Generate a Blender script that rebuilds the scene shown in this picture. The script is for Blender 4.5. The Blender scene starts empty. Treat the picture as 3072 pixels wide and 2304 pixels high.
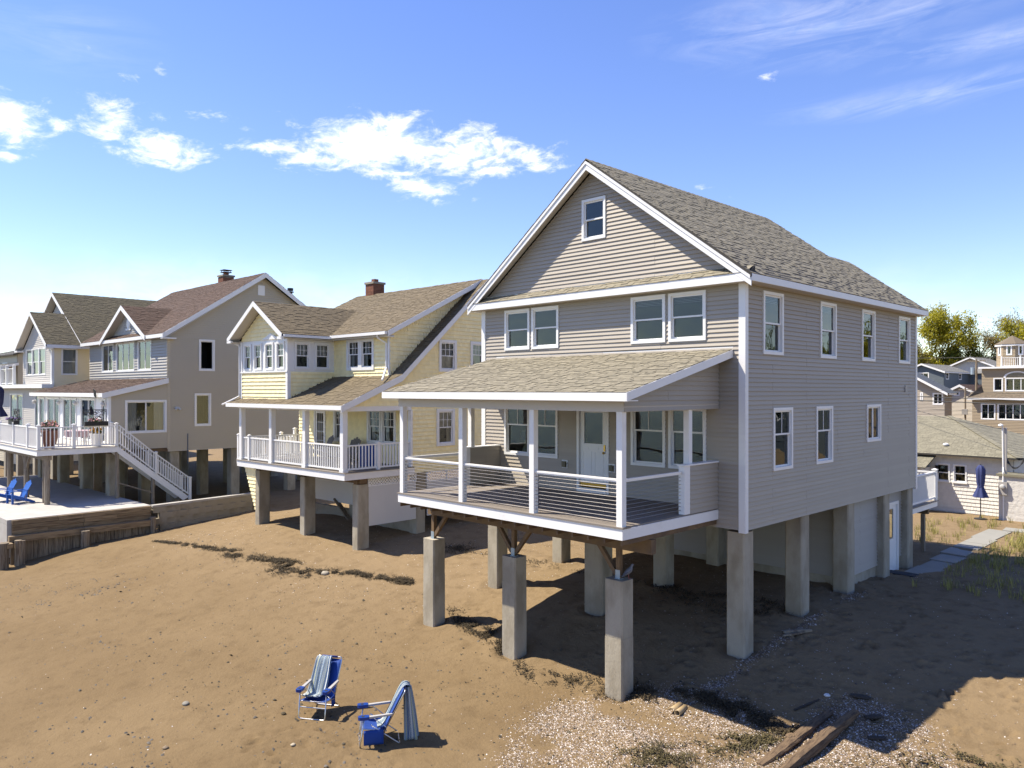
import bpy, math, random
import numpy as np
from mathutils import Vector, Matrix
random.seed(7); np.random.seed(7)
SC = bpy.context.scene
COL = SC.collection
R = math.radians
# ------------------------------------------------------------------ camera
CAMP = Vector((8.365, -15.373, 6.0)); YAW = R(45.4)
cd = bpy.data.cameras.new('camera'); cam = bpy.data.objects.new('camera', cd); COL.objects.link(cam)
cam.location = CAMP; cam.rotation_euler = (R(90), 0, YAW)
cd.sensor_width = 36.0; cd.lens = 2305/3072*36; cd.shift_y = 18/3072
cd.clip_start = 0.1; cd.clip_end = 6000
SC.camera = cam
# ------------------------------------------------------------------ world, sun, exposure
SUNV = Vector((0.61, 0.39, -1.0)).normalized()            # the way the light travels
SUN_EL = math.asin(-SUNV.z); SUN_AZ = math.atan2(-SUNV.x, -SUNV.y)   # compass bearing from +Y towards +X
sd = bpy.data.lights.new('sun', 'SUN'); sun = bpy.data.objects.new('sun', sd); COL.objects.link(sun)
sd.energy = 5.0; sd.angle = R(0.53); sd.color = (1.0, 0.915, 0.77)
sun.location = (-20, -12, 40); sun.rotation_euler = SUNV.to_track_quat('-Z', 'Y').to_euler()
SC.view_settings.view_transform = 'Standard'; SC.view_settings.look = 'None'
SC.view_settings.gamma = 1; SC.view_settings.use_curve_mapping = False
SC.view_settings.exposure = 1.0

def build_world():
    W = bpy.data.worlds.new('World'); SC.world = W; W.use_nodes = True
    nt = W.node_tree; N = nt.nodes; L = nt.links; N.clear()
    def nd(t, **k):
        n = N.new(t)
        for a, b in k.items(): setattr(n, a, b)
        return n
    def val(x): return x
    def mth(op, a, b=None, c=None, clamp=False):
        n = nd('ShaderNodeMath', operation=op); n.use_clamp = clamp
        for i, x in enumerate((a, b, c)):
            if x is None: continue
            if isinstance(x, (int, float)): n.inputs[i].default_value = x
            else: L.new(x, n.inputs[i])
        return n.outputs[0]
    sky = nd('ShaderNodeTexSky'); sky.sky_type = 'NISHITA'; sky.sun_disc = False
    sky.sun_elevation = SUN_EL; sky.sun_rotation = SUN_AZ
    sky.altitude = 0; sky.air_density = 1.0; sky.dust_density = 0.0; sky.ozone_density = 2.2
    hs = nd('ShaderNodeHueSaturation'); hs.inputs['Saturation'].default_value = 1.22; hs.inputs['Hue'].default_value = 0.522; hs.inputs['Value'].default_value = 1.22
    L.new(sky.outputs[0], hs.inputs['Color'])
    bg = nd('ShaderNodeBackground'); bg.inputs[1].default_value = 0.115; gm = nd('ShaderNodeGamma'); gm.inputs[1].default_value = 0.88; L.new(hs.outputs[0], gm.inputs[0]); L.new(gm.outputs[0], bg.inputs[0])
    # clouds: fair weather cumulus given by bearing and height in the sky, broken up by noise
    tc = nd('ShaderNodeTexCoord'); sep = nd('ShaderNodeSeparateXYZ'); L.new(tc.outputs['Generated'], sep.inputs[0])
    x, y, z = sep.outputs
    az = mth('ARCTAN2', x, y); el = mth('ARCSINE', z)
    cmb = nd('ShaderNodeCombineXYZ'); L.new(mth('MULTIPLY', az, 1.0), cmb.inputs[0]); L.new(mth('ADD', mth('MULTIPLY', el, 2.0), mth('MULTIPLY', az, -0.10)), cmb.inputs[1])
    def noise(scale, detail, rough, off, dist=0.0):
        mp = nd('ShaderNodeMapping'); mp.inputs['Location'].default_value = off; L.new(cmb.outputs[0], mp.inputs[0])
        n = nd('ShaderNodeTexNoise'); n.inputs['Scale'].default_value = scale; n.inputs['Detail'].default_value = detail
        n.inputs['Roughness'].default_value = rough; n.inputs['Distortion'].default_value = dist
        L.new(mp.outputs[0], n.inputs['Vector']); return n.outputs[0]
    n1 = noise(22, 10, 0.66, (3.1, 1.7, 0.4), 0.5); n2 = noise(70, 6, 0.65, (0.3, 5.2, 1.4), 0.3)
    fb = mth('ADD', mth('MULTIPLY', n1, 0.72), mth('MULTIPLY', n2, 0.28))
    F, CX, HY = 2305., 1536., 1170.
    cl = [(30,365,130,75,1.0),(170,370,60,30,.8),(330,365,100,60,.8),(330,435,70,20,.62),(480,350,60,25,.62),(570,345,45,20,.45),(480,445,125,48,.95),(520,485,60,20,.75),(660,350,70,20,.55),
          (780,440,85,24,.85),(870,448,45,16,.65),(1130,430,200,72,1.15),(970,485,110,34,.85),(1010,420,120,50,.9),(1170,520,100,24,.75),(1420,455,150,68,.95),(1560,470,130,42,.75),(1620,495,80,28,.7),
          (1270,565,95,32,.9),(1310,600,40,16,.55),(1480,515,90,26,.7),(400,230,42,18,.6),(265,150,20,20,.42),(480,220,22,34,.42),(740,390,36,16,.5),(15,470,50,26,.75),(1430,595,40,16,.42),(1630,585,60,16,.35),
          (580,285,30,24,.32),(2297,230,36,20,.55),(2105,565,34,16,.42),(2200,588,36,12,.3)]
    cv = nd('ShaderNodeCombineXYZ'); L.new(az, cv.inputs[0]); L.new(el, cv.inputs[1])
    def blob(u, v, du, dv, a):
        th = math.atan((u-CX)/F); caz = -YAW+th; cel = math.atan((HY-v)/math.hypot(F, u-CX))
        sa = 1.95*du/F*math.cos(th)**2; se = 1.85*dv/F*math.cos(th)
        q = nd('ShaderNodeVectorMath', operation='MULTIPLY_ADD'); L.new(cv.outputs[0], q.inputs[0]); q.inputs[1].default_value = (1/sa, 1/se, 0); q.inputs[2].default_value = (-caz/sa, -cel/se, 0)
        g = nd('ShaderNodeTexGradient', gradient_type='QUADRATIC_SPHERE' if False else 'SPHERICAL'); L.new(q.outputs[0], g.inputs[0])
        return mth('MULTIPLY', g.outputs['Fac'], a*1.35)
    tot = None
    for c in cl:
        g = blob(*c); tot = g if tot is None else mth('MAXIMUM', tot, g)
    # the rest of the sky: the same kind of scattered puffs
    far = mth('MULTIPLY', mth('SUBTRACT', noise(4.5, 2, 0.5, (9.7, 2.2, 3.0)), 0.62), 5.0, clamp=True)
    far = mth('MULTIPLY', far, mth('MULTIPLY', mth('SUBTRACT', mth('ABSOLUTE', mth('ADD', az, YAW)), 0.62), 4.0, clamp=True))
    far = mth('MULTIPLY', far, mth('MULTIPLY', mth('MULTIPLY', mth('SUBTRACT', 0.70, el), 4.0, clamp=True), mth('MULTIPLY', mth('SUBTRACT', el, 0.06), 8.0, clamp=True)))
    tot = mth('MAXIMUM', tot, far)
    d = mth('MULTIPLY', mth('ADD', mth('ADD', mth('MULTIPLY', tot, 1.0), mth('MULTIPLY', mth('SUBTRACT', fb, 0.5), 2.7)), -0.46), 1.2, clamp=True)
    d = mth('MULTIPLY', d, mth('MULTIPLY', tot, 4.0, clamp=True))
    d = mth('MULTIPLY', mth('MULTIPLY', d, d), mth('SUBTRACT', 3.0, mth('MULTIPLY', d, 2.0)))
    # thin cirrus, streaky, and a veil low over the land
    cm2 = nd('ShaderNodeCombineXYZ'); L.new(mth('MULTIPLY', az, 0.45), cm2.inputs[0]); L.new(mth('ADD', mth('MULTIPLY', el, 2.6), mth('MULTIPLY', az, -0.25)), cm2.inputs[1])
    nc = nd('ShaderNodeTexNoise'); nc.inputs['Scale'].default_value = 13; nc.inputs['Detail'].default_value = 8; nc.inputs['Roughness'].default_value = 0.62; nc.inputs['Distortion'].default_value = 1.3
    L.new(cm2.outputs[0], nc.inputs['Vector'])
    cz = blob(2470, 60, 330, 75, 1.0)
    for b in ((2720, 20, 160, 50, .9), (3000, 115, 330, 32, .85), (2800, 285, 330, 30, .8), (2900, 240, 220, 18, .6), (180, 105, 200, 70, .35)): cz = mth('MAXIMUM', cz, blob(*b))
    ci = mth('MULTIPLY', mth('MULTIPLY', mth('SUBTRACT', nc.outputs[0], 0.40), 2.4, clamp=True), mth('MULTIPLY', cz, 0.34))
    veil = mth('MULTIPLY', mth('EXPONENT', mth('MULTIPLY', mth('POWER', mth('MULTIPLY', mth('SUBTRACT', el, mth('ADD', 0.085, mth('MULTIPLY', az, -0.015))), 1/0.042), 2.0), -1.0)),
                mth('MULTIPLY', mth('SUBTRACT', noise(5, 5, 0.5, (4.4, 0.2, 7.7)), 0.36), 2.2, clamp=True))
    d = mth('MAXIMUM', d, mth('MAXIMUM', ci, mth('MULTIPLY', veil, 0.5)))
    bc = nd('ShaderNodeBackground'); cr = nd('ShaderNodeMix', data_type='RGBA'); cr.inputs[6].default_value = (0.66, 0.76, 0.95, 1); cr.inputs[7].default_value = (1.0, 0.985, 0.975, 1); L.new(mth('MULTIPLY', mth('SUBTRACT', n1, 0.36), 5.0, clamp=True), cr.inputs[0]); L.new(cr.outputs[2], bc.inputs[0]); bc.inputs[1].default_value = 0.78
    mx = nd('ShaderNodeMixShader'); L.new(d, mx.inputs[0]); L.new(bg.outputs[0], mx.inputs[1]); L.new(bc.outputs[0], mx.inputs[2])
    out = nd('ShaderNodeOutputWorld'); L.new(mx.outputs[0], out.inputs[0])
build_world()

# ------------------------------------------------------------------ mesh helper
class MB:
    def __init__(s): s.v = []; s.f = []
    def add(s, vs, fs):
        n = len(s.v); s.v.extend([tuple(p) for p in vs]); s.f.extend([tuple(i+n for i in q) for q in fs]); return s
    def quad(s, a, b, c, d): return s.add([a, b, c, d], [(0, 1, 2, 3)])
    def box(s, x0, x1, y0, y1, z0, z1):
        x0, x1 = min(x0, x1), max(x0, x1); y0, y1 = min(y0, y1), max(y0, y1); z0, z1 = min(z0, z1), max(z0, z1)
        return s.add([(x0,y0,z0),(x1,y0,z0),(x1,y1,z0),(x0,y1,z0),(x0,y0,z1),(x1,y0,z1),(x1,y1,z1),(x0,y1,z1)],
                     [(0,3,2,1),(4,5,6,7),(0,1,5,4),(1,2,6,5),(2,3,7,6),(3,0,4,7)])
    def prism(s, poly, d):
        """poly: list of 3d points (ccw seen against d), extruded by d"""
        d = Vector(d); p = [Vector(q) for q in poly]; n = len(p)
        return s.add(p+[q+d for q in p], [tuple(range(n-1, -1, -1)), tuple(range(n, 2*n))]+[(i, (i+1) % n, n+(i+1) % n, n+i) for i in range(n)])
    def bar(s, a, b, w, h, up=(0, 0, 1)):
        a = Vector(a); b = Vector(b); t = (b-a).normalized(); up = Vector(up)
        if abs(t.dot(up)) > 0.99: up = Vector((0, 1, 0))
        sd = t.cross(up).normalized()*(w/2); u = sd.cross(t).normalized()*(h/2)
        r = [a-sd-u, a+sd-u, a+sd+u, a-sd+u, b-sd-u, b+sd-u, b+sd+u, b-sd+u]
        return s.add(r, [(0,3,2,1),(4,5,6,7),(0,1,5,4),(1,2,6,5),(2,3,7,6),(3,0,4,7)])
    def tube(s, pts, r, n=8, cap=True):
        pts = [Vector(p) for p in pts]; m = len(pts); rs = r if isinstance(r, (list, tuple)) else [r]*m
        base = len(s.v); prev = None
        for i, p in enumerate(pts):
            t = (pts[min(i+1, m-1)]-pts[max(i-1, 0)]).normalized()
            if prev is None:
                a = Vector((0, 0, 1)) if abs(t.z) < 0.9 else Vector((1, 0, 0)); u = t.cross(a).normalized()
            else:
                u = (prev-t*prev.dot(t)); u = u.normalized() if u.length > 1e-6 else t.orthogonal().normalized()
            prev = u; w = t.cross(u)
            for k in range(n):
                a = 2*math.pi*k/n; s.v.append(tuple(p+(u*math.cos(a)+w*math.sin(a))*rs[i]))
        for i in range(m-1):
            for k in range(n):
                a = base+i*n+k; b = base+i*n+(k+1) % n; s.f.append((a, b, b+n, a+n))
        if cap:
            s.f.append(tuple(base+k for k in range(n-1, -1, -1))); s.f.append(tuple(base+(m-1)*n+k for k in range(n)))
        return s
    def lathe(s, prof, c=(0, 0, 0), n=16, sx=1, sy=1):
        base = len(s.v); m = len(prof)
        for (r, z) in prof:
            for k in range(n):
                a = 2*math.pi*k/n; s.v.append((c[0]+r*sx*math.cos(a), c[1]+r*sy*math.sin(a), c[2]+z))
        for i in range(m-1):
            for k in range(n):
                a = base+i*n+k; b = base+i*n+(k+1) % n; s.f.append((a, b, b+n, a+n))
        s.f.append(tuple(base+k for k in range(n-1, -1, -1))); s.f.append(tuple(base+(m-1)*n+k for k in range(n)))
        return s
    def grid(s, P):
        """P: 2d list of points"""
        base = len(s.v); a = len(P); b = len(P[0])
        for row in P: s.v.extend(tuple(p) for p in row)
        for i in range(a-1):
            for j in range(b-1):
                q = base+i*b+j; s.f.append((q, q+1, q+b+1, q+b))
        return s
    def mesh(s, name, mat, smooth=False):
        me = bpy.data.meshes.new(name); me.from_pydata(s.v, [], s.f); me.update()
        if mat is not None: me.materials.append(mat)
        if smooth: me.polygons.foreach_set('use_smooth', [True]*len(me.polygons))
        return me
    def build(s, name, mat, parent=None, loc=None, smooth=False, mx=None, solid=0):
        return inst(name, s.mesh(name, mat, smooth), parent, loc, mx, solid)
def inst(name, me, parent=None, loc=None, mx=None, solid=0):
    o = bpy.data.objects.new(name, me); COL.objects.link(o)
    if parent is not None: o.parent = parent
    if mx is not None: o.matrix_basis = mx
    elif loc is not None: o.location = loc
    if solid:
        md = o.modifiers.new('solid', 'SOLIDIFY'); md.thickness = solid; md.offset = 0
    return o
def tag(o, label=None, cat=None, group=None, kind=None):
    if label: o['label'] = label
    if cat: o['category'] = cat
    if group: o['group'] = group
    if kind: o['kind'] = kind
    return o
def thing(name, label, cat, loc=(0, 0, 0), rz=0, group=None):
    o = bpy.data.objects.new(name, None); COL.objects.link(o); o.location = loc; o.rotation_euler = (0, 0, rz); o.empty_display_size = 0.3
    return tag(o, label, cat, group)
def copy_tree(o, parent=None):
    c = o.copy(); COL.objects.link(c); c.parent = parent
    for ch in list(o.children): copy_tree(ch, c)
    return c
def axes(U, V, W, loc):
    U = Vector(U); V = Vector(V); W = Vector(W); loc = Vector(loc)
    return Matrix(((U.x, V.x, W.x, loc.x), (U.y, V.y, W.y, loc.y), (U.z, V.z, W.z, loc.z), (0, 0, 0, 1)))

# ------------------------------------------------------------------ materials
def mat(name, c, rough=0.6, var=0.0, vscale=3.0, bump=0.0, bscale=40.0, isl=0.0, metal=0.0, spec=0.5, c2=None, stretch=(1, 1, 1), detail=5, rnd=0.0, bdist=0.02, c2amt=1.0, c2lo=0.42, c2hi=0.62, coord='Object', trans=0.0, keep=None):
    if keep is None: keep = 0.78
    c = tuple(q*keep for q in c); c2 = tuple(q*keep for q in c2) if c2 is not None else None
    m = bpy.data.materials.new(name); m.use_nodes = True; nt = m.node_tree; N = nt.nodes; L = nt.links
    b = N['Principled BSDF']; b.inputs['Roughness'].default_value = rough; b.inputs['Metallic'].default_value = metal
    b.inputs['Specular IOR Level'].default_value = spec; b.inputs['Base Color'].default_value = (*c, 1)
    tc = N.new('ShaderNodeTexCoord'); mp = N.new('ShaderNodeMapping'); mp.inputs['Scale'].default_value = stretch
    L.new(tc.outputs[coord], mp.inputs[0]); out = None
    if c2 is not None or var:
        n = N.new('ShaderNodeTexNoise'); n.inputs['Scale'].default_value = vscale; n.inputs['Detail'].default_value = detail; n.inputs['Roughness'].default_value = 0.6
        L.new(mp.outputs[0], n.inputs['Vector'])
        if c2 is not None:
            mr = N.new('ShaderNodeMapRange'); mr.inputs[1].default_value = c2lo; mr.inputs[2].default_value = c2hi; mr.inputs[4].default_value = c2amt
            L.new(n.outputs[0], mr.inputs[0])
            mx = N.new('ShaderNodeMix'); mx.data_type = 'RGBA'; mx.inputs[6].default_value = (*c, 1); mx.inputs[7].default_value = (*c2, 1)
            L.new(mr.outputs[0], mx.inputs[0]); out = mx.outputs[2]
    fac = None
    def mth(op, a, b):
        q = N.new('ShaderNodeMath'); q.operation = op
        for i, x in enumerate((a, b)):
            if isinstance(x, (int, float)): q.inputs[i].default_value = x
            else: L.new(x, q.inputs[i])
        return q.outputs[0]
    if var: 
        fac = mth('ADD', mth('MULTIPLY', mth('SUBTRACT', n.outputs[0], 0.5), var*2), 1.0)
    if isl:
        g = N.new('ShaderNodeNewGeometry'); oi = N.new('ShaderNodeObjectInfo')
        r = mth('FRACT', mth('ADD', g.outputs['Random Per Island'], oi.outputs['Random']), 0)
        q = mth('ADD', mth('MULTIPLY', mth('SUBTRACT', r, 0.5), isl*2), 1.0); fac = q if fac is None else mth('MULTIPLY', fac, q)
    if rnd:
        oi = N.new('ShaderNodeObjectInfo'); q = mth('ADD', mth('MULTIPLY', mth('SUBTRACT', oi.outputs['Random'], 0.5), rnd*2), 1.0); fac = q if fac is None else mth('MULTIPLY', fac, q)
    if fac is not None:
        vm = N.new('ShaderNodeVectorMath'); vm.operation = 'SCALE'
        if out is not None: L.new(out, vm.inputs[0])
        else: vm.inputs[0].default_value = c
        L.new(fac, vm.inputs['Scale']); out = vm.outputs[0]
    if out is not None: L.new(out, b.inputs['Base Color'])
    if bump:
        n2 = N.new('ShaderNodeTexNoise'); n2.inputs['Scale'].default_value = bscale; n2.inputs['Detail'].default_value = 4
        L.new(mp.outputs[0], n2.inputs['Vector']); bp = N.new('ShaderNodeBump'); bp.inputs['Strength'].default_value = bump; bp.inputs['Distance'].default_value = bdist
        L.new(n2.outputs[0], bp.inputs['Height']); L.new(bp.outputs[0], b.inputs['Normal'])
    if trans:
        tr = N.new('ShaderNodeBsdfTranslucent'); 
        if out is not None: L.new(out, tr.inputs[0])
        else: tr.inputs[0].default_value = (*c, 1)
        ms = N.new('ShaderNodeMixShader'); ms.inputs[0].default_value = trans; L.new(b.outputs[0], ms.inputs[1]); L.new(tr.outputs[0], ms.inputs[2])
        L.new(ms.outputs[0], N['Material Output'].inputs[0])
    return m
def glass_mat(name, tint=(0.70, 0.73, 0.75), ior=1.65, wav=0.0):
    m = bpy.data.materials.new(name); m.use_nodes = True; nt = m.node_tree; N = nt.nodes; L = nt.links; N.clear()
    o = N.new('ShaderNodeOutputMaterial'); t = N.new('ShaderNodeBsdfTransparent'); t.inputs[0].default_value = (*tint, 1)
    g = N.new('ShaderNodeBsdfGlossy'); g.inputs['Roughness'].default_value = 0.0; g.inputs[0].default_value = (0.95, 1, 1, 1)
    f = N.new('ShaderNodeFresnel'); f.inputs[0].default_value = ior
    tc = N.new('ShaderNodeTexCoord'); n = N.new('ShaderNodeTexNoise'); n.inputs['Scale'].default_value = 2.2; n.inputs['Detail'].default_value = 1
    L.new(tc.outputs['Object'], n.inputs[0]); bp = N.new('ShaderNodeBump'); bp.inputs['Strength'].default_value = 0.25; bp.inputs['Distance'].default_value = 0.02
    L.new(n.outputs[0], bp.inputs['Height']); L.new(bp.outputs[0], g.inputs['Normal'])
    x = N.new('ShaderNodeMixShader'); L.new(f.outputs[0], x.inputs[0]); L.new(t.outputs[0], x.inputs[1]); L.new(g.outputs[0], x.inputs[2]); L.new(x.outputs[0], o.inputs[0])
    return m
M = {}
M['white'] = mat('white_trim', (0.74, 0.735, 0.72), 0.45, var=0.06, vscale=1.2, c2=(0.60, 0.585, 0.55), c2lo=0.58, c2hi=0.85, keep=1.0)
M['vinyl'] = mat('grey_vinyl_siding', (0.455, 0.402, 0.328), 0.55, var=0.05, vscale=0.8, rnd=0.035, bump=0.25, bscale=1.8, bdist=0.015)
M['vinyl2'] = mat('pale_vinyl_siding', (0.47, 0.445, 0.40), 0.55, var=0.04, vscale=0.8, rnd=0.03)
M['vinyl3'] = mat('storeroom_siding', (0.44, 0.405, 0.355), 0.55, var=0.05, vscale=0.8, rnd=0.03)
M['greige'] = mat('greige_siding', (0.46, 0.405, 0.305), 0.6, var=0.04, vscale=0.8, rnd=0.04, keep=1.0)
M['cream'] = mat('cream_siding', (0.78, 0.68, 0.47), 0.6, var=0.04, rnd=0.03, keep=1.0)
M['palecream'] = mat('pale_cream_siding', (0.62, 0.58, 0.52), 0.6, var=0.03, rnd=0.03)
M['yellow'] = mat('yellow_wall_shingles', (0.92, 0.80, 0.45), 0.65, var=0.05, vscale=1.0, isl=0.05, bump=0.1, bscale=50, keep=1.0)
M['beam'] = mat('pale_grey_beam_wrap', (0.60, 0.57, 0.53), 0.5, var=0.03)
M['roof'] = mat('grey_tan_roof_shingles', (0.255, 0.225, 0.16), 0.9, var=0.10, vscale=1.2, isl=0.15, bump=0.5, bscale=250, bdist=0.004)
M['roofy'] = mat('tan_roof_shingles', (0.155, 0.118, 0.066), 0.9, var=0.1, vscale=1.2, isl=0.13, bump=0.5, bscale=250, bdist=0.004)
M['roofb'] = mat('brown_roof_shingles', (0.074, 0.037, 0.021), 0.9, var=0.15, vscale=1.5, isl=0.14, bump=0.5, bscale=250, bdist=0.004)
M['roofo'] = mat('olive_roof_shingles', (0.076, 0.062, 0.032), 0.9, var=0.15, vscale=1.5, isl=0.30)
M['rooflight'] = mat('pale_roof_shingles', (0.24, 0.22, 0.155), 0.9, var=0.1, vscale=1.5, isl=0.14)
M['roofgrey'] = mat('grey_roof_far', (0.25, 0.24, 0.215), 0.9, var=0.1, isl=0.12)
M['roofblue'] = mat('slate_blue_roof', (0.115, 0.13, 0.15), 0.8, var=0.1, isl=0.15)
M['dark_edge'] = mat('dark_roof_edge', (0.05, 0.045, 0.04), 0.9)
M['concrete'] = mat('pier_concrete', (0.47, 0.42, 0.325), 0.85, var=0.22, vscale=2.2, bump=0.35, bscale=30, c2=(0.27, 0.23, 0.165), stretch=(1, 1, 0.45), rnd=0.06, c2amt=0.8)
M['concrete2'] = mat('stained_wall_concrete', (0.36, 0.315, 0.24), 0.9, var=0.2, vscale=1.1, bump=0.3, bscale=25, c2=(0.22, 0.175, 0.115), c2lo=0.5, c2hi=0.68)
M['patio'] = mat('pale_patio_concrete', (0.50, 0.475, 0.44), 0.85, var=0.07, vscale=2.0, bump=0.15, bscale=30, c2=(0.44, 0.41, 0.37), rnd=0.02)
M['slab'] = mat('walkway_concrete', (0.30, 0.29, 0.25), 0.9, var=0.12, vscale=2.0, bump=0.2, rnd=0.06)
M['deck'] = mat('composite_decking', (0.25, 0.215, 0.18), 0.65, var=0.05, vscale=2.0, rnd=0.05, stretch=(8, 1, 1))
M['treated'] = mat('treated_lumber', (0.20, 0.125, 0.06), 0.8, var=0.2, vscale=4, c2=(0.125, 0.08, 0.045), stretch=(1, 1, 1), bump=0.2, bscale=40)
M['weathered'] = mat('weathered_timber', (0.33, 0.265, 0.185), 0.9, var=0.2, vscale=3.0, c2=(0.10, 0.068, 0.04), c2lo=0.45, c2hi=0.66, stretch=(7, 7, 0.5), bump=0.5, bscale=20, rnd=0.18)
M['weatherh'] = mat('weathered_plank', (0.34, 0.25, 0.145), 0.9, var=0.25, vscale=3.0, c2=(0.11, 0.07, 0.036), c2lo=0.44, c2hi=0.68, stretch=(7, 0.5, 7), bump=0.5, bscale=20, rnd=0.15)
M['drift'] = mat('driftwood', (0.19, 0.125, 0.068), 0.9, var=0.3, vscale=3.0, c2=(0.07, 0.043, 0.024), stretch=(8, 0.7, 8), bump=0.5, bscale=20)
M['greywood'] = mat('grey_post_wood', (0.36, 0.30, 0.225), 0.9, var=0.2, vscale=4, stretch=(6, 6, 0.6), c2=(0.22, 0.17, 0.12), rnd=0.1)
M['glass'] = glass_mat('window_glass')
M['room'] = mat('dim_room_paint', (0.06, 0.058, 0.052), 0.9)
M['curtain'] = mat('white_curtain', (0.70, 0.68, 0.64), 0.9, var=0.05)
M['darkscreen'] = mat('insect_screen', (0.05, 0.055, 0.06), 0.9)
M['blinds'] = mat('window_blind', (0.55, 0.54, 0.52), 0.8)
M['brass'] = mat('brass', (0.62, 0.40, 0.10), 0.3, metal=1.0)
M['steel'] = mat('steel_cable', (0.62, 0.58, 0.52), 0.35, metal=1.0)
M['zinc'] = mat('zinc_bracket', (0.42, 0.50, 0.56), 0.5, metal=0.6)
M['alu'] = mat('aluminium_tube', (0.72, 0.71, 0.70), 0.3, metal=1.0)
M['greyplastic'] = mat('grey_plastic', (0.42, 0.40, 0.38), 0.5)
M['brick'] = mat('chimney_brick', (0.24, 0.085, 0.045), 0.9, var=0.25, vscale=6, rnd=0.2, isl=0.2)
M['black'] = mat('black_metal', (0.02, 0.02, 0.022), 0.6)
M['soffit'] = mat('soffit_panel', (0.62, 0.58, 0.52), 0.6)

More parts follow.
